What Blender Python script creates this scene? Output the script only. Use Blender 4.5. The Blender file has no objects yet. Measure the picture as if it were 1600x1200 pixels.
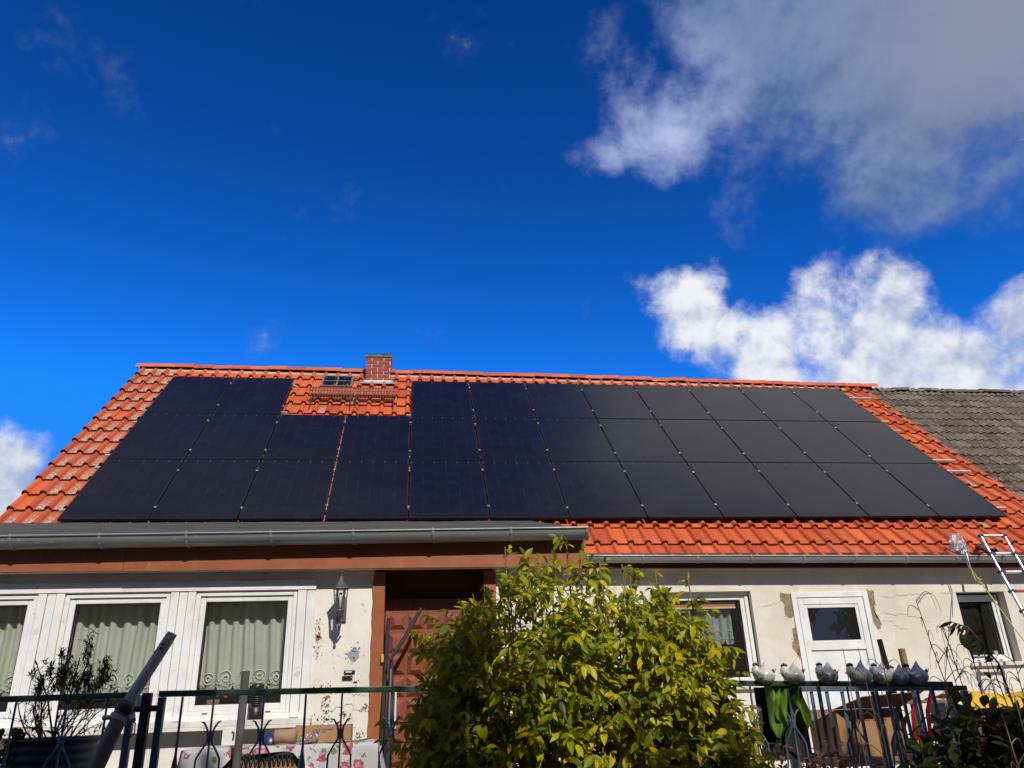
import bpy, bmesh, math, random
from mathutils import Vector, Matrix, noise
R = math.radians
random.seed(7)
sc = bpy.context.scene
col = sc.collection
# ------------------------------------------------------------------ camera
CAM = Vector((-2.2766, -10.7416, 1.6))
cam = bpy.data.objects.new('camera', bpy.data.cameras.new('camera')); col.objects.link(cam)
ax_r = Vector((0.991679, -0.124554, -0.032556)); ax_f = Vector((0.127436, 0.913856, 0.385523))
ax_f.normalize(); ax_r = (ax_r - ax_f*ax_r.dot(ax_f)).normalized(); ax_u = ax_r.cross(ax_f)
cam.matrix_world = Matrix(((ax_r.x, ax_u.x, -ax_f.x, CAM.x), (ax_r.y, ax_u.y, -ax_f.y, CAM.y), (ax_r.z, ax_u.z, -ax_f.z, CAM.z), (0, 0, 0, 1)))
cam.data.sensor_width = 36; cam.data.lens = 1202.75/1600*36
cam.data.clip_start = .05; cam.data.clip_end = 6000
sc.camera = cam
# ------------------------------------------------------------------ render / view
sc.view_settings.view_transform = 'Standard'; sc.view_settings.look = 'None'
sc.view_settings.exposure = 0.0; sc.view_settings.gamma = 1.0; sc.view_settings.use_curve_mapping = False
sc.render.engine = 'CYCLES'
sc.cycles.use_denoising = True
sc.cycles.max_bounces = 6; sc.cycles.diffuse_bounces = 3; sc.cycles.use_adaptive_sampling = True; sc.cycles.adaptive_threshold = .02; sc.cycles.transparent_max_bounces = 24
sc.cycles.sample_clamp_indirect = 6
# ------------------------------------------------------------------ sun and sky
SUN_EL, SUN_AZ = 40.5, 15.0            # azimuth: degrees east of the facade's normal
sdir = Vector((math.sin(R(SUN_AZ))*math.cos(R(SUN_EL)), -math.cos(R(SUN_AZ))*math.cos(R(SUN_EL)), math.sin(R(SUN_EL))))
sun = bpy.data.objects.new('sun', bpy.data.lights.new('sun', 'SUN')); col.objects.link(sun)
sun.data.energy = 4.6; sun.data.angle = R(.53); sun.data.color = (1, .95, .86)
sun.rotation_euler = (-sdir).to_track_quat('-Z', 'Y').to_euler(); sun.location = (6, -20, 25)

W = bpy.data.worlds.new('World'); sc.world = W; W.use_nodes = True
def world():
    nt = W.node_tree; N = nt.nodes; L = nt.links; N.clear()
    def n(t, **k):
        x = N.new(t)
        for a, b in k.items(): setattr(x, a, b)
        return x
    def math_(op, a, b=None, clamp=False):
        m = n('ShaderNodeMath', operation=op, use_clamp=clamp)
        for i, q in enumerate((a, b)):
            if q is None: continue
            if isinstance(q, (int, float)): m.inputs[i].default_value = q
            else: L.new(q, m.inputs[i])
        return m.outputs[0]
    def vmath(op, a, b):
        m = n('ShaderNodeVectorMath', operation=op)
        for i, q in enumerate((a, b)):
            if isinstance(q, (tuple, Vector)): m.inputs[i].default_value = q
            else: L.new(q, m.inputs[i])
        return m.outputs['Value'] if op == 'DISTANCE' else m.outputs[0]
    def sm(x, lo, hi, a=0, b=1):
        m = n('ShaderNodeMapRange', interpolation_type='SMOOTHSTEP')
        L.new(x, m.inputs[0])
        for i, q in enumerate((lo, hi, a, b)): m.inputs[i+1].default_value = q
        return m.outputs[0]
    def fbm(vec, scale, detail=9, rough=.58, dist=0.0, lac=2.1):
        m = n('ShaderNodeTexNoise'); L.new(vec, m.inputs['Vector'])
        m.inputs['Scale'].default_value = scale; m.inputs['Detail'].default_value = detail
        m.inputs['Roughness'].default_value = rough; m.inputs['Distortion'].default_value = dist
        m.inputs['Lacunarity'].default_value = lac
        return m
    def mixc(f, a, b):
        m = n('ShaderNodeMix', data_type='RGBA')
        for s, q in ((0, f), (6, a), (7, b)):
            if isinstance(q, (int, float)): m.inputs[s].default_value = q
            elif isinstance(q, tuple): m.inputs[s].default_value = (*q, 1)
            else: L.new(q, m.inputs[s])
        return m.outputs[2]
    sky = n('ShaderNodeTexSky', sky_type='NISHITA'); sky.sun_disc = False
    sky.sun_elevation = R(SUN_EL); sky.sun_rotation = R(180-SUN_AZ)
    sky.altitude = 900; sky.air_density = 1.0; sky.dust_density = .15; sky.ozone_density = 3.0
    # deep polarised blue of the photograph
    tint = n('ShaderNodeMix', data_type='RGBA', blend_type='MULTIPLY'); tint.inputs[0].default_value = 1
    L.new(sky.outputs[0], tint.inputs[6]); tint.inputs[7].default_value = (SKY_TINT[0], SKY_TINT[1], SKY_TINT[2], 1)
    gm = n('ShaderNodeGamma'); L.new(tint.outputs[2], gm.inputs[0]); gm.inputs[1].default_value = 2.0
    lim = n('ShaderNodeVectorMath', operation='MULTIPLY'); L.new(gm.outputs[0], lim.inputs[0]); lim.inputs[1].default_value = SKY_GAIN
    lim2 = n('ShaderNodeVectorMath', operation='MINIMUM'); L.new(lim.outputs[0], lim2.inputs[0]); lim2.inputs[1].default_value = (1.6, 2.6, 9.6)
    tc = n('ShaderNodeTexCoord').outputs['Generated']
    nrm = n('ShaderNodeVectorMath', operation='NORMALIZE'); L.new(tc, nrm.inputs[0]); d0 = nrm.outputs[0]
    wn = fbm(d0, 5.0, 3, .55); wv = vmath('SUBTRACT', wn.outputs['Color'], (.5, .5, .5))
    sc_ = n('ShaderNodeVectorMath', operation='SCALE'); L.new(wv, sc_.inputs[0]); sc_.inputs['Scale'].default_value = .11
    dw = vmath('ADD', d0, sc_.outputs[0])
    def pdir(x, y):
        return (ax_f + ax_r*((x-800)/1202.75) - ax_u*((y-600)/1202.75)).normalized()
    def blobs(lst):
        out = None
        for x, y, rad, amp in lst:
            dd = vmath('DISTANCE', dw, pdir(x, y))
            w = sm(dd, rad/1202.75*.95, 0, 0, amp)
            out = w if out is None else math_('MAXIMUM', math_('MULTIPLY', math_('ADD', out, w), .72), math_('MAXIMUM', out, w))
        return out
    f1 = fbm(d0, 9.5, 7, .60, .08); f1o = f1.outputs[0]
    def dens(mask, f, k, lo, hi):
        return sm(math_('ADD', mask, math_('MULTIPLY', math_('SUBTRACT', f, .5), k)), lo, hi)
    # bright cumulus low on the right, white bank behind the ridge, one low on the left
    bright = [(1090, 480, 150, 1.1), (1030, 550, 75, .5), (1195, 540, 115, .95), (1285, 445, 85, .72), (1390, 460, 105, .85),
              (1290, 545, 150, 1), (1180, 600, 130, .95), (1410, 570, 170, 1), (1540, 590, 160, .92), (1605, 465, 75, .8),
              (1760, 520, 190, 1), (1450, 670, 230, 1), (20, 750, 90, .85), (-110, 795, 190, 1)]
    mb = blobs(bright)
    ab = dens(mb, f1o, 1.75, .33, .90)
    # grey veil at the upper right that goes on overhead
    grey = [(1000, 205, 140, 1.0), (955, 235, 70, .55), (1005, 285, 75, .42), (1140, 90, 190, .60), (1250, 60, 260, .92), (1330, 150, 200, .90), (1480, 120, 330, 1.0),
            (1400, 280, 150, .80), (1500, 300, 130, .60), (1150, 330, 90, .40), (1430, -160, 480, 1.05),
            (1780, -60, 460, 1), (1250, -520, 430, 1.05), (1750, -560, 620, 1.1), (135, 110, 120, .25), (940, 45, 80, .42)]
    mg = blobs(grey)
    ag = dens(mg, f1o, 1.9, .20, 1.10)
    # unseen cloud added behind and beside the viewer to make the fill light neutral
    sepd = n('ShaderNodeSeparateXYZ'); L.new(d0, sepd.inputs[0])
    far = sm(vmath('DISTANCE', d0, ax_f), .75, 1.15)
    f4 = fbm(d0, 4.0, 3, .5)
    ar = math_('MULTIPLY', sm(f4.outputs[0], .38, .56), far)
    ar = math_('MULTIPLY', ar, sm(sepd.outputs[2], 0.0, .12))
    # relief: density difference towards the light
    dl = vmath('ADD', d0, tuple(Vector((-.35, -.2, 1)).normalized()*.016))
    f2 = fbm(dl, 9.5, 4, .57, .08)
    rel = math_('SUBTRACT', f1o, f2.outputs[0])
    shb = math_('ADD', math_('MULTIPLY', rel, 3.0), math_('MULTIPLY', math_('SUBTRACT', f4.outputs[0], .45), 1.6))
    cb = mixc(sm(shb, -.42, .5), (.40, .47, .67), (.90, .91, .95))
    cg = mixc(sm(shb, -.4, .5), (.095, .17, .36), (.20, .28, .47))
    # thin sunlit lobe at its left end; thicker, paler cloud overhead
    cg = mixc(sm(vmath('DISTANCE', dw, pdir(985, 215)), .17, .04), cg, (.50, .58, .86))
    cg = mixc(sm(vmath('DISTANCE', dw, pdir(1580, -20)), .24, .03), cg, (.27, .305, .41))
    cg = mixc(sm(vmath('DISTANCE', dw, pdir(1560, -820)), .34, .18), cg, (.56, .55, .54))
    bg0 = n('ShaderNodeBackground'); L.new(lim2.outputs[0], bg0.inputs[0]); bg0.inputs[1].default_value = SKY_STRENGTH
    def over(prev, colr, alpha, k):
        b = n('ShaderNodeBackground')
        if isinstance(colr, tuple): b.inputs[0].default_value = (*colr, 1)
        else: L.new(colr, b.inputs[0])
        m = n('ShaderNodeMixShader'); L.new(math_('MULTIPLY', alpha, k), m.inputs[0]); L.new(prev, m.inputs[1]); L.new(b.outputs[0], m.inputs[2])
        return m.outputs[0]
    s = over(bg0.outputs[0], (.40, .38, .35), ar, .9)
    s = over(s, cg, ag, .93)
    s = over(s, cb, ab, .97)
    out = n('ShaderNodeOutputWorld'); L.new(s, out.inputs[0])
SKY_TINT = (.010, .042, .10); SKY_GAIN = (620, 245, 57); SKY_STRENGTH = .10
world()

# ------------------------------------------------------------------ mesh helpers
class MB:
    def __init__(s): s.v = []; s.f = []; s.sm = []
    def add(s, vs, fs, smooth=False):
        o = len(s.v); s.v += [tuple(v) for v in vs]
        for f in fs: s.f.append(tuple(i+o for i in f)); s.sm.append(smooth)
        return s
    def box(s, x0, x1, y0, y1, z0, z1):
        vs = [(x, y, z) for x in (x0, x1) for y in (y0, y1) for z in (z0, z1)]
        return s.add(vs, [(0, 1, 3, 2), (4, 6, 7, 5), (0, 4, 5, 1), (2, 3, 7, 6), (0, 2, 6, 4), (1, 5, 7, 3)])
    def obox(s, c, ax, h):
        c = Vector(c); vs = [c+ax[0]*h[0]*i+ax[1]*h[1]*j+ax[2]*h[2]*k for i in (-1, 1) for j in (-1, 1) for k in (-1, 1)]
        return s.add(vs, [(0, 1, 3, 2), (4, 6, 7, 5), (0, 4, 5, 1), (2, 3, 7, 6), (0, 2, 6, 4), (1, 5, 7, 3)])
    def bar(s, a, b, w, h, up=(0, 0, 1)):
        a = Vector(a); b = Vector(b); d = (b-a); l = d.length; d.normalize()
        up = Vector(up); sd = d.cross(up)
        if sd.length < 1e-4: sd = d.cross(Vector((1, 0, 0)))
        sd.normalize(); u2 = sd.cross(d)
        return s.obox((a+b)/2, (d, sd, u2), (l/2, w/2, h/2))
    def tube(s, pts, r, n=8, caps=True, smooth=True):
        pts = [Vector(p) for p in pts]; m = len(pts)
        rs = r if isinstance(r, (list, tuple)) else [r]*m
        o = []; prev = None
        for i, p in enumerate(pts):
            t = (pts[min(i+1, m-1)]-pts[max(i-1, 0)])
            if t.length < 1e-9: t = Vector((0, 0, 1))
            t.normalize()
            if prev is None:
                a = t.cross(Vector((0, 0, 1)))
                if a.length < 1e-3: a = t.cross(Vector((1, 0, 0)))
            else: a = prev - t*prev.dot(t)
            a.normalize(); prev = a; b = t.cross(a)
            o += [p+(a*math.cos(2*math.pi*k/n)+b*math.sin(2*math.pi*k/n))*rs[i] for k in range(n)]
        fs = [(i*n+k, i*n+(k+1) % n, (i+1)*n+(k+1) % n, (i+1)*n+k) for i in range(m-1) for k in range(n)]
        s.add(o, fs, smooth)
        if caps:
            s.add(o[:n], [tuple(range(n))[::-1]]); s.add(o[-n:], [tuple(range(n))])
        return s
    def lathe(s, prof, c=(0, 0, 0), n=20, smooth=True, ax=None):
        c = Vector(c); X, Y, Z = ax or (Vector((1, 0, 0)), Vector((0, 1, 0)), Vector((0, 0, 1)))
        vs = [c+X*r*math.cos(2*math.pi*k/n)+Y*r*math.sin(2*math.pi*k/n)+Z*z for r, z in prof for k in range(n)]
        fs = [(i*n+k, i*n+(k+1) % n, (i+1)*n+(k+1) % n, (i+1)*n+k) for i in range(len(prof)-1) for k in range(n)]
        return s.add(vs, fs, smooth)
    def grid(s, fn, nu, nv, smooth=True):
        vs = [fn(i/nu, j/nv) for j in range(nv+1) for i in range(nu+1)]
        fs = [(j*(nu+1)+i, j*(nu+1)+i+1, (j+1)*(nu+1)+i+1, (j+1)*(nu+1)+i) for j in range(nv) for i in range(nu)]
        return s.add(vs, fs, smooth)
    def prism(s, poly, off, smooth=False):
        n = len(poly); off = Vector(off); a = [Vector(p) for p in poly]; b = [p+off for p in a]
        s.add(a+b, [tuple(range(n)), tuple(range(2*n-1, n-1, -1))]+[(i, i+n, (i+1) % n+n, (i+1) % n) for i in range(n)], smooth)
        return s
    def mesh(s, name):
        me = bpy.data.meshes.new(name); me.from_pydata(s.v, [], s.f)
        me.polygons.foreach_set('use_smooth', s.sm); me.update()
        bm = bmesh.new(); bm.from_mesh(me); bmesh.ops.recalc_face_normals(bm, faces=bm.faces); bm.to_mesh(me); bm.free()
        return me
    def build(s, name, mat, parent=None, bevel=0):
        return link(name, s.mesh(name), mat, parent, bevel)
def link(name, me, mat=None, parent=None, bevel=0):
    o = bpy.data.objects.new(name, me); col.objects.link(o)
    if mat is not None and not me.materials: me.materials.append(mat)
    if parent is not None:
        o.parent = parent
        if parent.type == 'EMPTY' and not parent.get('local'): o.matrix_parent_inverse = Matrix.Translation(-parent.location)
    if bevel:
        b = o.modifiers.new('bevel', 'BEVEL'); b.width = bevel; b.segments = 2; b.limit_method = 'ANGLE'
    return o
def tag(o, label, cat, group=None):
    o['label'] = label; o['category'] = cat
    if group: o['group'] = group
    return o
def thing(name, label, cat, loc=(0, 0, 0), group=None, local=False):
    e = bpy.data.objects.new(name, None); col.objects.link(e); e.location = loc; e.empty_display_size = .1
    if local: e['local'] = 1
    return tag(e, label, cat, group)
def struct(o): o['kind'] = 'structure'; return o
def lerp(a, b, t): return a+(b-a)*t
def interp(x, tab):
    if x <= tab[0][0]: return tab[0][1]
    for (a, p), (b, q) in zip(tab, tab[1:]):
        if x <= b: return p+(q-p)*(x-a)/(b-a)
    return tab[-1][1]

# ------------------------------------------------------------------ materials
def new_mat(name):
    m = bpy.data.materials.new(name); m.use_nodes = True; nt = m.node_tree; nt.nodes.clear(); return m, nt
class NT:
    def __init__(s, name):
        s.m, s.t = new_mat(name); s.N = s.t.nodes; s.L = s.t.links
    def n(s, t, **k):
        x = s.N.new(t)
        for a, b in k.items(): setattr(x, a, b)
        return x
    def set(s, sock, q):
        if isinstance(q, bpy.types.NodeSocket): s.L.new(q, sock)
        elif isinstance(q, tuple) and len(q) == 3 and sock.type == 'RGBA': sock.default_value = (*q, 1)
        else: sock.default_value = q
    def math(s, op, a, b=0.0, clamp=False):
        m = s.n('ShaderNodeMath', operation=op, use_clamp=clamp); s.set(m.inputs[0], a); s.set(m.inputs[1], b); return m.outputs[0]
    def mix(s, f, a, b, blend='MIX'):
        m = s.n('ShaderNodeMix', data_type='RGBA', blend_type=blend); s.set(m.inputs[0], f); s.set(m.inputs[6], a); s.set(m.inputs[7], b); return m.outputs[2]
    def noise(s, scale, detail=4, rough=.55, vec=None, dist=0., sx=None):
        m = s.n('ShaderNodeTexNoise')
        if vec is None: vec = s.pos()
        if sx:
            mp = s.n('ShaderNodeMapping'); s.L.new(vec, mp.inputs[0]); mp.inputs['Scale'].default_value = sx; vec = mp.outputs[0]
        s.L.new(vec, m.inputs['Vector'])
        m.inputs['Scale'].default_value = scale; m.inputs['Detail'].default_value = detail; m.inputs['Roughness'].default_value = rough
        m.inputs['Distortion'].default_value = dist
        return m.outputs[0]
    def pos(s):
        return s.n('ShaderNodeNewGeometry').outputs['Position']
    def obj(s):
        return s.n('ShaderNodeTexCoord').outputs['Object']
    def ss(s, x, lo, hi, a=0., b=1.):
        m = s.n('ShaderNodeMapRange', interpolation_type='SMOOTHSTEP'); s.L.new(x, m.inputs[0])
        for i, q in enumerate((lo, hi, a, b)): m.inputs[i+1].default_value = q
        return m.outputs[0]
    def ramp(s, x, stops):
        m = s.n('ShaderNodeValToRGB'); s.L.new(x, m.inputs[0]); e = m.color_ramp.elements
        while len(e) < len(stops): e.new(.5)
        for i, (p, c) in enumerate(stops): e[i].position = p; e[i].color = (*c, 1)
        return m.outputs[0]
    def rnd(s): return s.n('ShaderNodeObjectInfo').outputs['Random']
    def bump(s, h, strength=.3, dist=.01):
        b = s.n('ShaderNodeBump'); s.L.new(h, b.inputs['Height']); b.inputs['Strength'].default_value = strength; b.inputs['Distance'].default_value = dist; return b.outputs[0]
    def bsdf(s, colr, rough=.6, metal=0., spec=.5, normal=None, **k):
        b = s.n('ShaderNodeBsdfPrincipled'); s.set(b.inputs['Base Color'], colr); s.set(b.inputs['Roughness'], rough); s.set(b.inputs['Metallic'], metal)
        s.set(b.inputs['Specular IOR Level'], spec)
        if normal is not None: s.L.new(normal, b.inputs['Normal'])
        for a, q in k.items(): s.set(b.inputs[a.replace('_', ' ')], q)
        return b.outputs[0]
    def out(s, sh):
        o = s.n('ShaderNodeOutputMaterial'); s.L.new(sh, o.inputs[0]); return s.m
def basic(name, c1, c2=None, scale=6., rough=.6, metal=0., spec=.5, bump=.0, bscale=60., jitter=0., local=False, dirt=None):
    t = NT(name); vec = t.obj() if local else t.pos()
    c2 = c2 or tuple(x*.8 for x in c1)
    f = t.ss(t.noise(scale, 5, .6, vec), .3, .7)
    c = t.mix(f, c1, c2)
    if dirt:
        c = t.mix(t.ss(t.noise(scale*3.1, 6, .65, vec), .56, .72), c, dirt)
    if jitter:
        c = t.mix(t.math('MULTIPLY', t.rnd(), jitter), c, tuple(x*.35 for x in c1))
    nrm = t.bump(t.noise(bscale, 4, .6, vec), bump, .01) if bump else None
    rr = t.ss(t.noise(scale*2.3, 4, .6, vec), .2, .8, rough*.8, min(1, rough*1.2))
    return t.out(t.bsdf(c, rr, metal, spec, nrm))
M = {}
def mk_plaster(name, base, dark, chips):
    t = NT(name)
    n1 = t.ss(t.noise(1.3, 6, .62), .3, .7); n2 = t.ss(t.noise(5.5, 6, .65), .25, .75)
    c = t.mix(n1, base, dark); c = t.mix(t.math('MULTIPLY', n2, .35), c, tuple(x*.78 for x in base))
    # vertical run-off staining
    c = t.mix(t.math('MULTIPLY', t.ss(t.noise(2.2, 5, .6, sx=(3.5, 3.5, .45)), .52, .75), .30), c, (.42, .36, .27))
    ch = t.noise(7.5, 8, .72, dist=.5)
    c = t.mix(t.ss(ch, chips, chips+.02), c, (.36, .29, .19))
    c = t.mix(t.ss(t.noise(60, 3, .6), .68, .74), c, (.33, .29, .24))
    h = t.math('ADD', t.math('MULTIPLY', t.ss(ch, chips, chips+.02), -.8), t.math('ADD', t.noise(120, 4, .65), t.math('MULTIPLY', t.noise(9, 5, .6), 1.2)))
    return t.out(t.bsdf(c, .9, 0, .15, t.bump(h, .55, .006)))
M['plaster'] = mk_plaster('plaster_cream', (.73, .68, .58), (.58, .53, .43), .74)
M['plaster_w'] = mk_plaster('plaster_white', (.77, .73, .65), (.64, .59, .50), .665)
M['mortar_patch'] = basic('bare_mortar', (.22, .15, .075), (.30, .22, .12), 9, .95, bump=.6, bscale=90)
def mk_tile():
    t = NT('orange_clay'); r = t.rnd()
    c = t.ramp(r, [(0, (.36, .056, .018)), (.25, (.46, .080, .024)), (.6, (.54, .108, .032)), (.85, (.60, .132, .040)), (1, (.44, .094, .046))])
    n1 = t.ss(t.noise(2.2, 5, .6), .3, .75); c = t.mix(t.math('MULTIPLY', n1, .5), c, (.40, .060, .018))
    c = t.mix(t.math('MULTIPLY', t.ss(t.noise(14, 5, .65), .45, .75), .4), c, (.62, .145, .048))
    sep = t.n('ShaderNodeSeparateXYZ'); t.L.new(t.obj(), sep.inputs[0])
    pan = t.ss(sep.outputs[0], .098, .118); low = t.ss(sep.outputs[1], .22, .02)
    # lichen and dust: grey-white specks, thickest along the lower edge of the pan
    area = t.ss(t.noise(1.1, 3, .5), .35, .65)
    sp = t.ss(t.noise(30, 6, .78), .54, .64)
    k = t.math('MULTIPLY', t.math('ADD', t.math('MULTIPLY', low, .75), .10), t.math('ADD', t.math('MULTIPLY', area, .75), .25))
    c = t.mix(t.math('MULTIPLY', t.math('MULTIPLY', sp, k), t.math('ADD', t.math('MULTIPLY', pan, .85), .15)), c, (.52, .42, .32))
    dk = t.ss(t.noise(19, 6, .7, dist=.4), .58, .70); c = t.mix(t.math('MULTIPLY', dk, .5), c, (.16, .045, .018))
    # lip face darkened in the colour to imitate the shadow line under each course
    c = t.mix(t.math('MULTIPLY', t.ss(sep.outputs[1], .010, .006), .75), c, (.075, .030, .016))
    nrm = t.bump(t.noise(70, 4, .6), .3, .004)
    return t.out(t.bsdf(c, t.ss(t.noise(8, 3), .3, .7, .55, .75), 0, .3, nrm))
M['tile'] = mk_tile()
def mk_lichen_tile():
    t = NT('orange_clay_lichen'); r = t.rnd()
    c = t.ramp(r, [(0, (.36, .058, .020)), (.5, (.45, .082, .027)), (1, (.40, .084, .040))])
    sep = t.n('ShaderNodeSeparateXYZ'); t.L.new(t.obj(), sep.inputs[0])
    pan = t.math('MULTIPLY', t.ss(sep.outputs[0], .098, .118), t.ss(sep.outputs[1], .40, .12, .25, 1.))
    big = t.ss(t.noise(9, 6, .7, dist=.6), .34, .54)
    c = t.mix(t.math('MULTIPLY', t.math('MULTIPLY', big, .75), pan), c, (.24, .135, .085))
    sp = t.ss(t.noise(34, 6, .78), .47, .57); c = t.mix(t.math('MULTIPLY', t.math('MULTIPLY', sp, .9), pan), c, (.52, .43, .34))
    c = t.mix(t.math('MULTIPLY', t.ss(t.noise(21, 5, .7), .6, .7), .3), c, (.20, .05, .02))
    c = t.mix(t.math('MULTIPLY', t.ss(sep.outputs[1], .010, .006), .75), c, (.075, .030, .016))  # shadow line of the course painted onto the lip face here too
    nrm = t.bump(t.noise(70, 4, .6), .3, .004)
    return t.out(t.bsdf(c, .72, 0, .3, nrm))
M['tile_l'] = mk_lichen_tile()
def mk_gray_tile():
    t = NT('grey_concrete_tile')
    c = t.ramp(t.rnd(), [(0, (.085, .064, .046)), (.6, (.135, .105, .078)), (1, (.19, .155, .12))])
    sp = t.ss(t.noise(16, 6, .78), .52, .66); c = t.mix(t.math('MULTIPLY', sp, .8), c, (.30, .27, .22))
    c = t.mix(t.ss(t.noise(6, 5, .7), .5, .72), c, (.075, .055, .036))
    return t.out(t.bsdf(c, .95, 0, .15, t.bump(t.noise(50, 5, .7), .5, .008)))
M['gtile'] = mk_gray_tile()
def mk_panel():
    t = NT('solar_glass'); sep = t.n('ShaderNodeSeparateXYZ'); t.L.new(t.obj(), sep.inputs[0])
    x, y = sep.outputs[0], sep.outputs[1]
    cx = t.math('ADD', t.math('DIVIDE', x, .183), 3.0); cy = t.math('ADD', t.math('DIVIDE', y, .0945), 9.0)
    fx = t.math('ABSOLUTE', t.math('SUBTRACT', t.math('FRACT', cx), .5)); fy = t.math('ABSOLUTE', t.math('SUBTRACT', t.math('FRACT', cy), .5))
    lx = t.ss(fx, .484, .494); ly = t.ss(fy, .478, .492)
    cmb = t.n('ShaderNodeCombineXYZ'); t.L.new(t.math('FLOOR', cx), cmb.inputs[0]); t.L.new(t.math('FLOOR', cy), cmb.inputs[1]); t.L.new(t.math('MULTIPLY', t.rnd(), 91.), cmb.inputs[2])
    wn = t.n('ShaderNodeTexWhiteNoise'); t.L.new(cmb.outputs[0], wn.inputs[0])
    c = t.ramp(wn.outputs[0], [(0, (.0058, .0052, .0095)), (.8, (.0064, .0058, .0105)), (1, (.0075, .0070, .0140))])
    c = t.mix(t.math('MULTIPLY', ly, .5), c, (.010, .010, .016))
    dash = t.ss(t.noise(2.6, 2, .5, t.obj()), .42, .62)
    c = t.mix(t.math('MULTIPLY', lx, t.math('ADD', t.math('MULTIPLY', dash, .38), .06)), c, (.060, .058, .070))
    tick = t.math('MULTIPLY', lx, t.ss(y, .765, .80)); c = t.mix(t.math('MULTIPLY', tick, .8), c, (.16, .15, .17))
    # fine wires
    fine = t.ss(t.math('ABSOLUTE', t.math('SUBTRACT', t.math('FRACT', t.math('MULTIPLY', cx, 10.)), .5)), .40, .5)
    c = t.mix(t.math('MULTIPLY', fine, .18), c, (.03, .03, .04))
    dust = t.ss(t.noise(3.0, 6, .65), .45, .8); c = t.mix(t.math('MULTIPLY', dust, .012), c, (.3, .27, .25))
    nrm = t.bump(t.noise(1.3, 2, .5), .02, .02)
    return t.out(t.bsdf(c, t.ss(t.noise(4, 5, .6), .3, .8, .10, .17), 0, .5, nrm, IOR=1.45))
M['solar'] = mk_panel()
M['black_alu'] = basic('black_anodised', (.012, .012, .014), (.02, .02, .022), 9, .35, .3)
M['alu'] = basic('aluminium', (.62, .62, .62), (.50, .50, .50), 8, .32, .85, bump=.05)
M['alu_dull'] = basic('mill_aluminium', (.66, .65, .63), (.52, .51, .49), 8, .45, .55)
def mk_zinc(name, a, b):
    t = NT(name); n1 = t.ss(t.noise(3.2, 6, .65, sx=(.5, 3, 3)), .3, .72); c = t.mix(n1, a, b)
    c = t.mix(t.math('MULTIPLY', t.ss(t.noise(24, 5, .7), .58, .7), .5), c, tuple(min(1, x*1.7) for x in a))
    return t.out(t.bsdf(c, t.ss(n1, 0, 1, .38, .6), .35, .5, t.bump(t.noise(11, 4, .6), .12, .006)))
M['zinc_d'] = mk_zinc('weathered_zinc', (.27, .285, .28), (.185, .195, .19))
M['zinc_l'] = mk_zinc('zinc', (.34, .35, .35), (.24, .25, .25))
def mk_felt():
    t = NT('bitumen_felt'); c = t.mix(t.ss(t.noise(2.6, 6, .65), .3, .7), (.085, .083, .075), (.05, .05, .047))
    c = t.mix(t.ss(t.noise(90, 4, .7), .6, .7), c, (.26, .25, .22)); c = t.mix(t.ss(t.noise(7, 6, .7), .6, .7), c, (.13, .12, .09))
    return t.out(t.bsdf(c, .95, 0, .2, t.bump(t.noise(150, 3, .7), .6, .006)))
M['felt'] = mk_felt()
M['brown'] = basic('brown_paint', (.31, .095, .035), (.26, .075, .028), 3.5, .42, 0, .45, .12, 40, dirt=(.33, .12, .055))
M['brown_d'] = basic('dark_brown_paint', (.12, .036, .016), (.09, .028, .012), 4, .5)
M['red_d'] = basic('oxblood_paint', (.12, .012, .012), (.085, .008, .009), 3, .45)
def mk_door():
    t = NT('reddish_wood'); g = t.noise(9, 6, .6, sx=(14, 14, 1.0), dist=.4)
    c = t.ramp(g, [(.25, (.13, .036, .019)), (.5, (.21, .058, .031)), (.8, (.27, .08, .044))])
    return t.out(t.bsdf(c, .45, 0, .4, t.bump(g, .25, .004)))
M['doorwood'] = mk_door()
M['white'] = basic('white_upvc', (.74, .74, .72), (.64, .64, .62), 3.5, .34, 0, .5, .03, 30, dirt=(.54, .51, .45))
M['whitedirty'] = basic('dusty_white_sill', (.68, .66, .60), (.52, .48, .40), 4, .6, 0, .4, .1, 50, dirt=(.36, .29, .2))
M['gasket'] = basic('black_rubber', (.015, .015, .015), None, 6, .6)
def mk_glass(name, tint=(.93, .95, .94), rough=.0):
    t = NT(name); lw = t.n('ShaderNodeLayerWeight'); lw.inputs[0].default_value = .5
    fr = t.n('ShaderNodeMath', operation='MULTIPLY_ADD'); t.L.new(t.math('POWER', lw.outputs['Facing'], 5.), fr.inputs[0]); fr.inputs[1].default_value = .95; fr.inputs[2].default_value = .045
    tr = t.n('ShaderNodeBsdfTransparent'); tr.inputs[0].default_value = (*tint, 1)
    gl = t.n('ShaderNodeBsdfGlossy'); gl.inputs['Roughness'].default_value = rough
    t.L.new(t.bump(t.noise(1.5, 2, .5), .03, .02), gl.inputs['Normal'])
    du = t.n('ShaderNodeBsdfDiffuse'); du.inputs[0].default_value = (.5, .5, .46, 1)
    m = t.n('ShaderNodeMixShader'); t.L.new(t.math('MULTIPLY', fr.outputs[0], 1.0), m.inputs[0]); t.L.new(tr.outputs[0], m.inputs[1]); t.L.new(gl.outputs[0], m.inputs[2])
    dm = t.n('ShaderNodeMixShader'); t.L.new(t.ss(t.noise(9, 6, .75), .60, .85, .015, .16), dm.inputs[0]); t.L.new(m.outputs[0], dm.inputs[1]); t.L.new(du.outputs[0], dm.inputs[2])
    return t.out(dm.outputs[0])
M['glass'] = mk_glass('window_glass')
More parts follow.
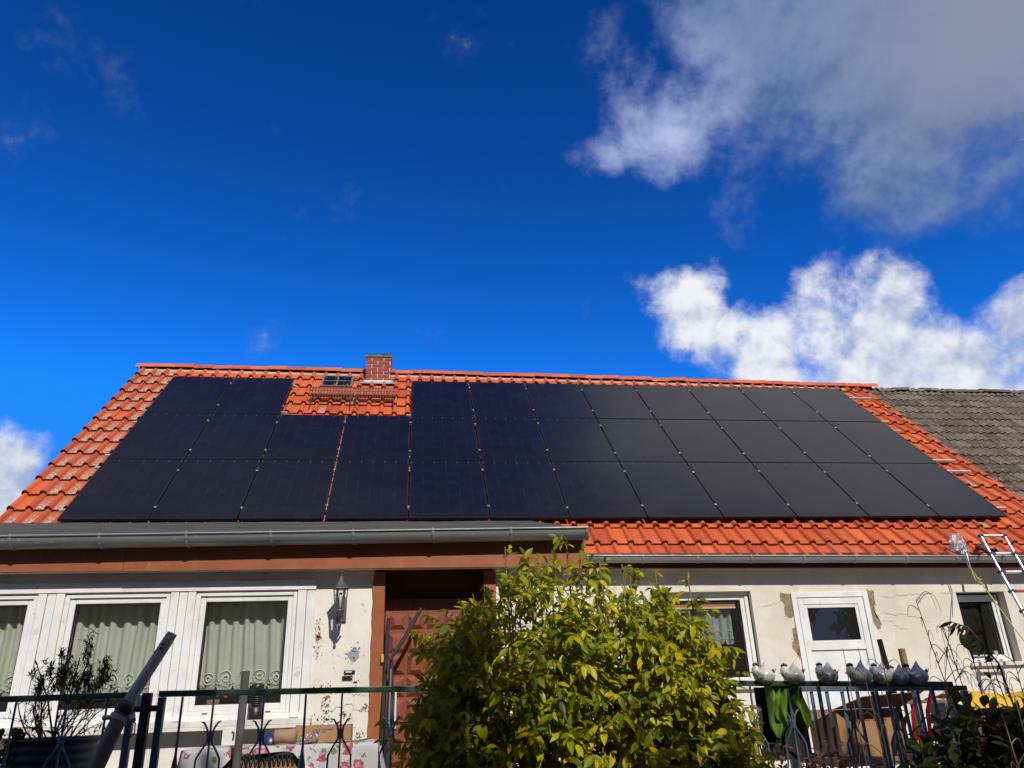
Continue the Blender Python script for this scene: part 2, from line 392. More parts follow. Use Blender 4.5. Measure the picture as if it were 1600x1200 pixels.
def mk_curtain(name, c1, c2, alpha):
    t = NT(name); c = t.mix(t.ss(t.noise(3, 4, .6), .3, .7), c1, c2)
    d = t.n('ShaderNodeBsdfDiffuse'); t.L.new(c, d.inputs[0]); tl = t.n('ShaderNodeBsdfTranslucent'); t.L.new(c, tl.inputs[0])
    m = t.n('ShaderNodeMixShader'); m.inputs[0].default_value = .3; t.L.new(d.outputs[0], m.inputs[1]); t.L.new(tl.outputs[0], m.inputs[2])
    tr = t.n('ShaderNodeBsdfTransparent'); w = t.ss(t.noise(260, 2, .5), .35, .6, alpha-.12, alpha+.08)
    mm = t.n('ShaderNodeMixShader'); t.L.new(w, mm.inputs[0]); t.L.new(tr.outputs[0], mm.inputs[1]); t.L.new(m.outputs[0], mm.inputs[2])
    return t.out(mm.outputs[0])
M['curtain'] = mk_curtain('sheer_curtain', (.80, .80, .68), (.70, .70, .59), .88)
M['lace'] = basic('cream_lace', (.62, .63, .50), (.52, .53, .42), 9, .85)
M['lacenet'] = mk_curtain('lace_net', (.70, .71, .60), (.60, .61, .52), .62)
M['lacew'] = mk_curtain('white_lace', (.62, .64, .62), (.52, .54, .52), .72)
M['brick'] = basic('chimney_brick', (.36, .058, .032), (.28, .045, .03), 9, .85, bump=.5, bscale=60, jitter=.3)
M['mortar'] = basic('light_mortar', (.52, .45, .36), (.42, .36, .28), 9, .95, bump=.5)
M['concrete'] = basic('mossy_concrete', (.20, .17, .12), (.10, .09, .06), 14, .95, bump=.8)
M['lead'] = basic('lead_flashing', (.34, .37, .40), (.24, .26, .29), 9, .5, .3, bump=.3, bscale=25)
M['steprust'] = basic('red_painted_steel', (.13, .026, .016), (.08, .018, .012), 12, .6)
M['skyl'] = basic('grey_skylight_frame', (.15, .13, .11), (.10, .09, .075), 12, .7, bump=.3)
M['fence'] = basic('blue_grey_iron_paint', (.075, .12, .19), (.055, .085, .13), 12, .45, .0, .5, .2, 60, dirt=(.10, .07, .05))
M['rail'] = basic('green_iron_paint', (.030, .085, .045), (.020, .055, .032), 8, .38, 0, .5, .15, 60, dirt=(.05, .09, .06))
M['blackiron'] = basic('black_iron', (.012, .012, .012), (.022, .020, .018), 8, .55, bump=.2)
M['galv'] = basic('galvanised_tube', (.44, .40, .345), (.33, .30, .26), 10, .5, .0, bump=.15, bscale=50)
M['greytube'] = basic('grey_tube_paint', (.150, .130, .105), (.105, .092, .076), 9, .5, .0, bump=.1, dirt=(.05, .04, .035))
M['plasticblk'] = basic('black_plastic', (.010, .010, .011), (.018, .018, .018), 9, .4)
M['lantern'] = basic('lantern_grey', (.085, .085, .085), (.06, .06, .06), 9, .45)
M['stickblk'] = basic('dull_black_tube', (.022, .020, .026), (.034, .031, .038), 9, .75, 0, .3)
M['darkgrey'] = basic('dark_grey_tube', (.105, .100, .095), (.08, .076, .07), 9, .6, 0, .4)
M['pot'] = basic('anthracite_planter', (.018, .018, .024), (.03, .03, .036), 9, .5)
M['twig'] = basic('dark_bark', (.050, .034, .022), (.030, .02, .014), 30, .9)
M['stem'] = basic('shrub_stems', (.26, .15, .07), (.16, .09, .045), 30, .85)
M['drystem'] = basic('dry_weed_stalk', (.14, .095, .055), (.09, .055, .03), 30, .9)
M['yellowstem'] = basic('yellow_weed_stalk', (.33, .25, .06), (.22, .17, .05), 30, .9)
M['bark'] = basic('tree_bark', (.10, .075, .05), (.06, .045, .03), 12, .95, bump=.8)
M['ceramic'] = basic('white_glazed_ceramic', (.54, .52, .48), (.46, .445, .415), 6, .28, 0, .6, dirt=(.5, .48, .44))
M['ceramdark'] = basic('dark_grey_glaze', (.02, .02, .022), None, 6, .35)
M['grip'] = basic('hen_comb_grey', (.30, .29, .30), (.16, .16, .17), 6, .4)
M['card'] = basic('cardboard', (.34, .19, .085), (.28, .15, .065), 7, .9, bump=.1)
M['blueink'] = basic('blue_print', (.03, .06, .22), None, 7, .8)
M['redink'] = basic('red_print', (.45, .05, .03), None, 7, .8)
M['redpaint'] = basic('red_enamel', (.45, .012, .028), (.35, .01, .02), 7, .4)
M['yellow'] = basic('yellow_tarp', (.66, .40, .012), (.52, .30, .01), 9, .5, bump=.5, bscale=25)
M['orange'] = basic('orange_plastic', (.72, .16, .012), (.60, .12, .01), 9, .35)
M['blueplastic'] = basic('blue_plastic', (.018, .022, .15), (.012, .015, .10), 9, .35)
M['wood'] = basic('weathered_wood', (.25, .15, .075), (.16, .095, .05), 12, .85, bump=.3)
M['logs'] = basic('split_firewood', (.21, .13, .085), (.12, .075, .05), 12, .9, bump=.6, jitter=.5)
M['rope'] = basic('yellow_rope', (.55, .50, .06), (.40, .36, .05), 60, .8, bump=.6, bscale=200)
M['jacket'] = basic('green_jacket_cloth', (.13, .25, .015), (.05, .11, .008), 9, .8, bump=.3, bscale=40)
M['jacketd'] = basic('dark_lining', (.012, .012, .012), None, 7, .9)
M['glove'] = basic('dark_shoe_fabric', (.025, .022, .022), (.045, .04, .038), 15, .8, bump=.4)
M['glovegreen'] = basic('pale_shoe_trim', (.42, .47, .40), None, 15, .6)
M['paper'] = basic('off_white_paper', (.66, .65, .62), None, 7, .8)
M['kraft'] = basic('kraft_paper', (.30, .19, .11), (.24, .15, .085), 9, .85)
M['flower'] = basic('red_petals', (.60, .012, .015), (.45, .008, .01), 9, .6)
M['orangeblind'] = basic('orange_blind', (.60, .19, .05), (.55, .17, .045), 6, .7)
M['patio'] = basic('concrete_paving', (.30, .27, .23), (.22, .20, .17), 5, .95, bump=.5)
M['room'] = basic('dim_room_wall', (.22, .20, .17), None, 2, .9)
M['throw'] = basic('navy_throw', (.012, .016, .035), (.02, .024, .05), 9, .9)
def mk_cloth():
    t = NT('floral_tablecloth'); p = t.pos()
    v = t.n('ShaderNodeTexVoronoi', feature='F1'); t.L.new(p, v.inputs[0]); v.inputs['Scale'].default_value = 7.5; v.inputs['Randomness'].default_value = .9
    ddd = t.math('ADD', v.outputs['Distance'], t.math('MULTIPLY', t.math('SUBTRACT', t.noise(45, 3), .5), .45))
    c = t.mix(t.ss(ddd, .34, .30), (.42, .41, .40), (.30, .06, .09))
    c = t.mix(t.ss(ddd, .22, .16), c, (.44, .22, .25))
    v2 = t.n('ShaderNodeTexVoronoi', feature='F1'); mp = t.n('ShaderNodeMapping'); t.L.new(p, mp.inputs[0]); mp.inputs['Location'].default_value = (3.3, 1.7, 2.1); t.L.new(mp.outputs[0], v2.inputs[0]); v2.inputs['Scale'].default_value = 11.
    d2 = t.math('ADD', v2.outputs['Distance'], t.math('MULTIPLY', t.math('SUBTRACT', t.noise(60, 3), .5), .5))
    c = t.mix(t.math('MULTIPLY', t.ss(d2, .26, .22), t.ss(ddd, .34, .42)), c, (.13, .20, .05))
    return t.out(t.bsdf(c, .8, 0, .2, t.bump(t.noise(30, 4), .3, .006)))
M['tablecloth'] = mk_cloth()
def mk_leaf(name, stops, transl=.38, gloss=.12, tcol=(.30, .32, .02)):
    t = NT(name); g = t.n('ShaderNodeNewGeometry')
    f = t.math('FRACT', t.math('ADD', t.math('MULTIPLY', g.outputs['Random Per Island'], 1.0), t.math('MULTIPLY', t.rnd(), 1.0)))
    c = t.ramp(f, stops)
    c = t.mix(t.math('MULTIPLY', t.ss(t.noise(38, 4, .6), .45, .7), .35), c, tuple(x*.5 for x in stops[len(stops)//2][1]))
    d = t.n('ShaderNodeBsdfDiffuse'); t.L.new(c, d.inputs[0]); tl = t.n('ShaderNodeBsdfTranslucent')
    t.L.new(t.mix(.5, c, tcol, 'MIX'), tl.inputs[0])
    m = t.n('ShaderNodeMixShader'); m.inputs[0].default_value = transl; t.L.new(d.outputs[0], m.inputs[1]); t.L.new(tl.outputs[0], m.inputs[2])
    gl = t.n('ShaderNodeBsdfGlossy'); gl.inputs['Roughness'].default_value = .38
    lw = t.n('ShaderNodeLayerWeight'); lw.inputs[0].default_value = .5
    fz_ = t.math('ADD', t.math('MULTIPLY', t.math('POWER', lw.outputs['Facing'], 5.), .6), .04)
    mm = t.n('ShaderNodeMixShader'); t.L.new(t.math('MULTIPLY', fz_, gloss*6, True), mm.inputs[0]); t.L.new(m.outputs[0], mm.inputs[1]); t.L.new(gl.outputs[0], mm.inputs[2])
    return t.out(mm.outputs[0])
M['leaf'] = mk_leaf('shrub_leaf', [(0, (.055, .085, .004)), (.3, (.14, .185, .004)), (.55, (.27, .30, .005)), (.8, (.46, .415, .006)), (1, (.66, .48, .008))], .45, .05, (.55, .52, .012))
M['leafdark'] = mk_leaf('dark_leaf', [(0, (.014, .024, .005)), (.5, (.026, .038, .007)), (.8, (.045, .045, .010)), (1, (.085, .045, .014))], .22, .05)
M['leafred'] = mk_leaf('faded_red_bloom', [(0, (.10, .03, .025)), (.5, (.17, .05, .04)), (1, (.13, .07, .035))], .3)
M['leaftree'] = mk_leaf('tree_leaf', [(0, (.030, .055, .010)), (.5, (.055, .085, .014)), (1, (.10, .11, .02))], .3)
def mk_bag():
    t = NT('clear_polythene'); fr = t.n('ShaderNodeLayerWeight'); fr.inputs[0].default_value = .45
    tr = t.n('ShaderNodeBsdfTransparent'); tr.inputs[0].default_value = (.93, .90, .91, 1); gl = t.n('ShaderNodeBsdfGlossy'); gl.inputs['Roughness'].default_value = .12
    nn = t.bump(t.noise(45, 4, .6), 1.0, .02); t.L.new(nn, gl.inputs['Normal']); t.L.new(nn, fr.inputs['Normal'])
    du = t.n('ShaderNodeBsdfDiffuse'); du.inputs[0].default_value = (.80, .74, .76, 1)
    m = t.n('ShaderNodeMixShader'); t.L.new(fr.outputs['Fresnel'], m.inputs[0]); t.L.new(tr.outputs[0], m.inputs[1]); t.L.new(gl.outputs[0], m.inputs[2])
    m2 = t.n('ShaderNodeMixShader'); t.L.new(t.ss(t.noise(30, 5, .7, dist=.8), .48, .64, .10, .75), m2.inputs[0]); t.L.new(m.outputs[0], m2.inputs[1]); t.L.new(du.outputs[0], m2.inputs[2])
    return t.out(m2.outputs[0])
M['bag'] = mk_bag()
def mk_ground():
    t = NT('garden_soil_grass'); c = t.mix(t.ss(t.noise(.8, 6, .6), .4, .6), (.07, .09, .03), (.12, .09, .055))
    return t.out(t.bsdf(c, .95, 0, .2, t.bump(t.noise(18, 5, .7), .8, .05)))
M['ground'] = mk_ground()

# ================================================================== setting
struct(MB().add([(-900, -900, 0), (900, -900, 0), (900, 900, 0), (-900, 900, 0)], [(0, 1, 2, 3)]).build('ground', M['ground']))
terr = struct(MB().box(-9, 9.5, -5.75, -.36, -.05, .60).build('terrace', M['patio']))

AL = R(44.3315); CA, SA = math.cos(AL), math.sin(AL); Z0 = 4.0666
RN = Vector((0, -SA, CA)); RS = Vector((0, CA, SA)); RX = Vector((1, 0, 0))
def RP(x, v, h=0.): return Vector((x, 0, Z0))+RS*v+RN*h
TH = -.145                      # tile pan height below the panel face
TW, TL = .2425, .430            # tile cover width / gauge
XL, XR = -7.76, 7.66
SHEAR = -.0125
def ridge_v(x): return interp(x, [(-7.76, 6.02), (-1.5, 5.93), (2.5, 5.82), (7.7, 5.66), (14, 5.60)])

# ================================================================== main house
house = thing('farmhouse', 'long low cream farmhouse with orange tiled roof, chimney and white windows', 'house', (0, -.35, 0))
YF = -.35
def wall_holes(mb, x0, x1, z0, z1, y, holes, depth=.2):
    xs = sorted({x0, x1} | {h[0] for h in holes} | {h[1] for h in holes}); zs = sorted({z0, z1} | {h[2] for h in holes} | {h[3] for h in holes})
    for a, b in zip(xs, xs[1:]):
        for c, d in zip(zs, zs[1:]):
            if any(h[0] <= a and b <= h[1] and h[2] <= c and d <= h[3] for h in holes): continue
            mb.add([(a, y, c), (b, y, c), (b, y, d), (a, y, d)], [(0, 1, 2, 3)])
    for h in holes:
        a, b, c, d = h[:4]; e = y+depth
        for q in ([(a, y, c), (a, y, d), (a, e, d), (a, e, c)], [(b, y, c), (b, e, c), (b, e, d), (b, y, d)],
                  [(a, y, d), (b, y, d), (b, e, d), (a, e, d)], [(a, y, c), (a, e, c), (b, e, c), (b, y, c)]): mb.add(q, [(0, 1, 2, 3)])
HW = [(1.02, 2.385, 1.74, 2.955), (2.975, 4.075, .62, 2.905), (5.45, 6.20, 1.945, 2.89)]
mb = MB(); wall_holes(mb, -7.6, XR, -.05, 3.42, YF, HW)
mb.add([(-7.6, YF, -.05), (-7.6, 8.6, -.05), (-7.6, 8.6, 3.4), (-7.6, 4.2, 7.9), (-7.6, YF, 3.42)], [(0, 1, 2, 3, 4)])
mb.add([(XR, YF, -.05), (XR, 8.6, -.05), (XR, 8.6, 3.4), (XR, 4.2, 7.7), (XR, YF, 3.42)], [(0, 1, 2, 3, 4)])
mb.add([(-7.6, 8.6, -.05), (XR, 8.6, -.05), (XR, 8.6, 3.4), (-7.6, 8.6, 3.4)], [(0, 1, 2, 3)])
wall = mb.build('wall', M['plaster'], house)
# inner partition so that the rooms behind the windows stay rooms
MB().box(-7.5, 7.55, 3.3, 3.35, .6, 3.3).build('inner_wall', M['room'], house)
MB().box(-7.5, 7.55, -.1, 8.5, 3.30, 3.36).build('ceiling', M['room'], house)
MB().box(-7.5, 7.55, -.1, 8.5, .55, .62).build('inner_floor', M['wood'], house)

# ---- roof deck (part), tiles are its pieces
mb = MB()
for x0, x1 in zip([XL+.02, -4, 0, 4], [-4, 0, 4, XR]):
    q = [RP(x0, -.93+SHEAR*x0, TH-.035), RP(x1, -.93+SHEAR*x1, TH-.035), RP(x1, ridge_v(x1)-.03, TH-.035), RP(x0, ridge_v(x0)-.03, TH-.035)]
    mb.add(q, [(0, 1, 2, 3)])
    back = [Vector((p.x, 2*4.3-p.y+.0, p.z)) for p in q]
    back[3] = q[3]; back[2] = q[2]
    mb.add(back, [(0, 3, 2, 1)])
roof = mb.build('roof', M['brown_d'], house)
def tile_mesh(name):
    w = TW+.012; pts = []
    def prof(k, rise):            # k: roll scale
        P = [(0.0, .002)]
        for i in range(7):
            a = math.pi*(1-i/6); P.append((.050+.042*k*math.cos(a), .004+.046*k*max(0, math.sin(a))))
        P += [(.101, -.010), (.110, -.009), (.117, .001), (.17, -.003), (w-.012, -.001), (w, .006)]
        return [(x, z+rise) for x, z in P]
    L = TL+.07; st = [(0, 1.16, .037), (.035, 1.13, .0345), (.05, 1.0, .033), (L, .88, 0.0)]
    mb = MB(); rows = []
    for v, k, rise in st: rows.append([(x, v, z) for x, z in prof(k, rise)])
    n = len(rows[0]); vs = [p for r_ in rows for p in r_]
    mb.add(vs, [(j*n+i, j*n+i+1, (j+1)*n+i+1, (j+1)*n+i) for j in range(len(rows)-1) for i in range(n-1)], True)
    lip = rows[0]; low = [(x, v+.006, z-.030) for x, v, z in lip]
    mb.add(lip+low, [(i, i+n, i+n+1, i+1) for i in range(n-1)], False)
    e = [(rows[j][n-1]) for j in range(len(rows))]; e2 = [(x, v, z-.014) for x, v, z in e]
    mb.add(e+e2, [(i, i+1, i+1+len(e), i+len(e)) for i in range(len(e)-1)])
    e = [(rows[j][0]) for j in range(len(rows))]; e2 = [(x, v, z-.03) for x, v, z in e]
    mb.add(e+e2, [(i, i+1, i+1+len(e), i+len(e)) for i in range(len(e)-1)])
    return mb.mesh(name)
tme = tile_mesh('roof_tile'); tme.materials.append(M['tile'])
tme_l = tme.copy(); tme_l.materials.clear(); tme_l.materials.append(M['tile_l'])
def roof_matrix(x, v, h, rz=0., rx=0.):
    m = Matrix((( 1, 0, 0), (0, CA, -SA), (0, SA, CA))).to_4x4()
    m.translation = RP(x, v, h)
    return m @ Matrix.Rotation(rz, 4, 'Z') @ Matrix.Rotation(rx, 4, 'X')
PW, PH = 1.154, 1.7605
def covered(xc, vc, mx=.0, mv=.0):
    if not (-6*PW+mx < xc < 6*PW-mx): return False
    top = 3*PH if not (-4*PW-.02+(-mx) < xc < -2*PW+mx) else 2*PH
    return .10+mv < vc < top-mv
VB0 = -.94
cand = []; hidden = []
ncol = int(round((XR-XL)/TW)); nrow = 16
for j in range(nrow):
    for i in range(ncol+1):
        x = XL+i*TW
        if x > XR-.05: continue
        v = VB0+j*TL+SHEAR*x
        if v > ridge_v(x)-.12: continue
        xc, vc = x+TW/2, v+TL*.5
        vis = not covered(xc, vc, .10, .0)
        if x+TW < -.56 and vc < .0: vis = False              # beneath the lean-to roof
        (cand if vis else hidden).append((x, v, i, j))
def tsize(c):
    p = RP(c[0], c[1]); d = (p-CAM); return 1/d.length
random.shuffle(cand)
# upper-most strips behind the panels show least: they go last
cand.sort(key=lambda c: -(tsize(c)*(1 if not (abs(c[0]+TW/2) < 6*PW and c[1] > 2.9*PH and not (-4.7 < c[0] < -2.3)) else .55)))
ind, rest = cand[:300], cand[300:]+hidden
rt = random.Random(3)
for x, v, i, j in ind:
    lich = (x < -6.4 and rt.random() < .92) or (rt.random() < .03)
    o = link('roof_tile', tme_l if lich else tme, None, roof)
    rr = rt.gauss
    o.matrix_basis = roof_matrix(x+rr(0, .0015), v+rr(0, .004), TH+rr(0, .0015), rr(0, .006), rr(0, .004))
mb = MB()
tv = [tuple(v.co) for v in tme.vertices]; tf = [tuple(p.vertices) for p in tme.polygons]; ts = [p.use_smooth for p in tme.polygons]
for x, v, i, j in rest:
    m = roof_matrix(x, v+rt.gauss(0, .003), TH)
    o = len(mb.v); mb.v += [tuple(m@Vector(p)) for p in tv]; mb.f += [tuple(a+o for a in f) for f in tf]; mb.sm += ts
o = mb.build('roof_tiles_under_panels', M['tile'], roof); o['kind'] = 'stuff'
# ridge caps
def cap_mesh(name, rad, ln, mat, n=9):
    mb = MB(); rows = []
    for s_, k in ((0, 1.0), (ln*.93, .93), (ln*1.06, .92)):
        rows.append([(s_, -rad*k*1.25*math.cos(math.pi*t/n), rad*k*math.sin(math.pi*t/n)) for t in range(n+1)])
    vs = [p for r_ in rows for p in r_]; m = n+1
    mb.add(vs, [(j*m+i, j*m+i+1, (j+1)*m+i+1, (j+1)*m+i) for j in range(2) for i in range(n)], True)
    mb.add(rows[0]+[(x, y*.86, z*.86) for x, y, z in rows[0]], [(i, i+1, i+1+m, i+m) for i in range(n)])
    me = mb.mesh(name); me.materials.append(mat); return me
cme = cap_mesh('ridge_tile', .125, .37, M['tile'])
x = XR+.42
while x > XL+.2:
    x0 = x-.37
    o = link('ridge_tile', cme, None, roof)
    p0 = RP(x0, ridge_v(x0)+.02, TH+.0); p1 = RP(x, ridge_v(x)+.02, TH)
    d = (p0-p1).normalized(); yv = Vector((0, 0, 1)).cross(d).normalized(); zv = d.cross(yv)
    mm = Matrix((( d.x, yv.x, zv.x, p1.x), (d.y, yv.y, zv.y, p1.y+.03), (d.z, yv.z, zv.z, p1.z+.005+rt.gauss(0, .005)), (0, 0, 0, 1)))
    o.matrix_basis = mm @ Matrix.Rotation(rt.gauss(0, .012), 4, 'Y')
    x = x0
mb = MB()
for x0 in [XL+.1+k*.5 for k in range(31)]:
    if x0+.5 > XR: break
    mb.add([RP(x0, ridge_v(x0)-.135, TH+.004), RP(x0+.5, ridge_v(x0+.5)-.135, TH+.004), RP(x0+.5, ridge_v(x0+.5)-.10, TH+.045), RP(x0, ridge_v(x0)-.10, TH+.045)], [(0, 1, 2, 3)])
mb.build('ridge_mortar', M['mortar'], roof)
# verge trim on the right edge
MB().prism([RP(XR+.01, -.93+SHEAR*XR, TH-.04), RP(XR+.035, -.93+SHEAR*XR, TH-.04), RP(XR+.035, -.93+SHEAR*XR, TH+.012), RP(XR+.01, -.93+SHEAR*XR, TH+.012)], RS*6.55).build('verge_flashing', M['black_alu'], roof)

# ---- chimney
ch = MB().box(-3.235, -2.745, 3.99, 4.40, 7.3, 8.36).build('chimney', M['mortar'], house)
bw, bh = .226, .059
rb = random.Random(5)
for k in range(9):
    z = 8.365-(k+1)*.076
    offs = 0 if k % 2 else -.1225
    x = -3.240+offs
    while x < -2.745:
        a, b = max(x, -3.243), min(x+bw, -2.737)
        if b-a > .05: MB().box(a, b, 3.980+rb.uniform(-.002, .002), 4.08, z, z+bh).build('brick', M['brick'], ch)
        x += .245
    yy = 4.085
    while yy < 4.38:
        b = min(yy+.16, 4.41)
        MB().box(-2.80, -2.735+rb.uniform(-.002, .002), yy, b, z, z+bh).build('brick', M['brick'], ch)
        MB().box(-3.245, -3.18, yy, b, z, z+bh).build('brick', M['brick'], ch)
        yy += .17
mb = MB(); mb.box(-3.255, -2.725, 3.965, 4.42, 8.365, 8.41)
mb.grid(lambda u, v: (lerp(-3.25, -2.73, u), lerp(3.97, 4.415, v), 8.412+.03*noise.noise(Vector((u*5, v*5, 2)))+.012), 10, 8)
mb.build('chimney_cap', M['concrete'], ch)
mb = MB()
mb.add([(-3.40, 3.80, RP(0, 5.27, TH+.09).z-.02), (-2.57, 3.80, RP(0, 5.27, TH+.09).z-.02), (-2.72, 3.972, 7.80), (-3.26, 3.972, 7.80)], [(0, 1, 2, 3)])
mb.add([(-3.26, 3.972, 7.80), (-2.72, 3.972, 7.80), (-2.72, 3.972, 7.70), (-3.26, 3.972, 7.70)], [(0, 1, 2, 3)])
mb.add([(-2.57, 3.80, 7.60), (-2.72, 3.972, 7.80), (-2.72, 4.40, 8.17), (-2.54, 4.40, 8.10)], [(0, 1, 2, 3)])
mb.add([(-3.40, 3.80, 7.60), (-3.26, 3.972, 7.80), (-3.26, 4.40, 8.17), (-3.43, 4.40, 8.10)], [(0, 1, 2, 3)])
mb.build('flashing', M['lead'], ch)
MB().box(-3.262, -2.718, 3.955, 3.968, 7.785, 7.83).build('flashing_edge', M['whitedirty'], ch)

# ---- skylight
sk = MB()
def rbox(mb, x0, x1, v0, v1, h0, h1):
    c = RP((x0+x1)/2, (v0+v1)/2, (h0+h1)/2); return mb.obox(c, (RX, RS, RN), ((x1-x0)/2, (v1-v0)/2, (h1-h0)/2))
rbox(sk, -4.10, -3.48, 5.06, 5.64, TH, -.075)
skl = sk.build('skylight', M['skyl'], house)
mb = MB()
for a, b, c, d in [(-4.10, -4.06, 5.06, 5.64), (-3.52, -3.48, 5.06, 5.64), (-4.06, -3.52, 5.06, 5.10), (-4.06, -3.52, 5.60, 5.64), (-3.805, -3.775, 5.10, 5.60), (-4.06, -3.805, 5.335, 5.36), (-3.775, -3.52, 5.335, 5.36)]:
    rbox(mb, a, b, c, d, -.075, -.055)
mb.build('skylight_bars', M['skyl'], skl)
for a, b in ((-4.06, -3.805), (-3.775, -3.52)):
    for c, d in ((5.10, 5.335), (5.36, 5.60)):
        rbox(MB(), a, b, c, d, -.074, -.066).build('pane', M['solar'], skl)
MB().tube([RP(-3.47, 5.5, -.06), RP(-3.43, 5.5, -.05), RP(-3.40, 5.47, -.06)], .012, 6).build('handle', M['blackiron'], skl)

# ---- two chimney-sweep steps
def roof_step(x0, x1, label):
    t = thing('roof_step', label, 'roof step', RP((x0+x1)/2, 4.4, TH), 'chimney sweep steps on the roof')
    yb = RP(0, 4.62, TH+.06).y; z = RP(0, 4.62, TH).z+.045; dep = .27
    mb = MB(); mb.box(x0, x1, yb-dep, yb-dep+.012, z-.085, z+.065); mb.box(x0, x1, yb-.012, yb, z-.035, z)
    mb.box(x0, x0+.012, yb-dep+.012, yb-.012, z-.035, z); mb.box(x1-.012, x1, yb-dep+.012, yb-.012, z-.035, z)
    mb.build('frame', M['steprust'], t)
    mb = MB()
    n = int((x1-x0)/.05)
    for k in range(1, n): xx = x0+(x1-x0)*k/n; mb.box(xx-.008, xx+.008, yb-dep+.012, yb-.012, z-.032, z-.002)
    for k in range(1, 5): yy = yb-dep*k/5; mb.box(x0+.012, x1-.012, yy-.006, yy+.006, z-.05, z-.0325)
    mb.build('grating', M['steprust'], t)
    # perforated front plate: two rows of light slots
    n = int((x1-x0)/.052)
    for k in range(n):
        xx = x0+(k+.5)*(x1-x0)/n
        for q in (0, 1):
            MB().box(xx-.017+(.006 if q else 0), xx+.017+(.006 if q else 0), yb-dep-.004, yb-dep-.001, z-.065+q*.062, z-.018+q*.062).build('slot', M['tile'], t)
    for xx in (x0+.035, x1-.035):
        foot = RP(xx, 3.98, TH+.05)
        b = MB(); b.tube([foot, Vector((xx, yb-dep+.03, z-.03))], .009, 6); b.tube([foot, RP(xx, 4.62, TH+.05)], .008, 6)
        b.build('bracket', M['steprust'], t)
roof_step(-4.215, -3.405, 'red steel roof step left of the other, below the skylight')
roof_step(-3.375, -2.605, 'red steel roof step right of the other, below the chimney')

# ================================================================== solar panels
def panel_meshes():
    w, h = 1.134, 1.742; t = .035
    fr = MB()
    for a, b, c, d in ((-w/2, w/2, -h/2, -h/2+.012), (-w/2, w/2, h/2-.012, h/2), (-w/2, -w/2+.012, -h/2+.012, h/2-.012), (w/2-.012, w/2, -h/2+.012, h/2-.012)): fr.box(a, b, c, d, -t, 0)
    gl = MB().box(-w/2+.0125, w/2-.0125, -h/2+.0125, h/2-.0125, -.02, -.002)
    cl = MB().box(-.017, .017, -.022, .022, -.01, .004); cl.lathe([(0, .010), (.007, .010), (.007, .004)], (0, 0, 0), 8)
    a, b, c = fr.mesh('frame'), gl.mesh('glass'), cl.mesh('clamp')
    a.materials.append(M['black_alu']); b.materials.append(M['solar']); c.materials.append(M['alu'])
    return a, b, c
fme, gme, clme = panel_meshes()
rp = random.Random(11)
ordn = ['first', 'second', 'third', 'fourth', 'fifth', 'sixth', 'seventh', 'eighth', 'ninth', 'tenth', 'eleventh', 'twelfth']
for r_ in range(3):
    for c_ in range(12):
        if r_ == 2 and c_ in (2, 3): continue
        if r_ < 2:
            row = ('bottom', 'middle')[r_]
            if c_ == 0: lab = f'leftmost black solar panel of the {row} row'
            elif c_ == 11: lab = f'rightmost black solar panel of the {row} row'
            elif c_ < 6: lab = f'black solar panel, {ordn[c_]} from the left in the {row} row'
            else: lab = f'black solar panel, {ordn[11-c_]} from the right in the {row} row'
        elif c_ < 2: lab = ('left', 'right')[c_]+' of the two top row solar panels left of the skylight'
        else:
            k = c_-4
            lab = 'black solar panel in the top row just right of the chimney gap' if k == 0 else ('rightmost black solar panel of the top row' if k == 7 else f'black solar panel, {ordn[k]} to the right of the chimney gap in the top row')
        t = thing('solar_panel', lab, 'solar panel', (0, 0, 0), 'black solar panels on the orange roof', True)
        m = roof_matrix(-6*PW+(c_+.5)*PW, (r_+.5)*PH, 0, rp.gauss(0, .0012), rp.gauss(0, .0012)) @ Matrix.Rotation(rp.gauss(0, .0022), 4, 'Y')
        t.matrix_world = m
        for nm, me in (('frame', fme), ('glass', gme)): o = link(nm, me, None, t)
        for vy in (-.55, .55):
            o = link('clamp', clme, None, t); o.location = (PW/2 if c_ < 11 else .575, vy+rp.gauss(0, .03), .004)
rme = None
def rail(x0, x1, v, lab):
    mb = MB(); rbox(mb, x0, x1, v-.02, v+.02, -.085, -.042)
    o = mb.build('mounting_rail', M['alu_dull']); tag(o, lab, 'mounting rail', 'aluminium rails under the solar panels')
    # roof hooks under the rail
    return o
rail(-7.02, -4.53, 3.72, 'short aluminium rail under the lower edge of the two upper left panels')
rail(-2.38, 7.15, 3.66, 'aluminium rail under the lower edge of the upper right panels')
for k, (v, xe) in enumerate([(.33, 7.15), (1.57, 7.43), (1.98, 7.42), (3.23, 7.14)]):
    rail(-7.02, xe, v+.0, f'aluminium panel rail, {ordn[k]} up from the gutter')
rail(-7.03, -4.55, 5.02, 'short topmost aluminium rail under the two upper left panels')
rail(-2.37, 7.52, 4.89, 'long topmost aluminium rail sticking out right of the upper panels')

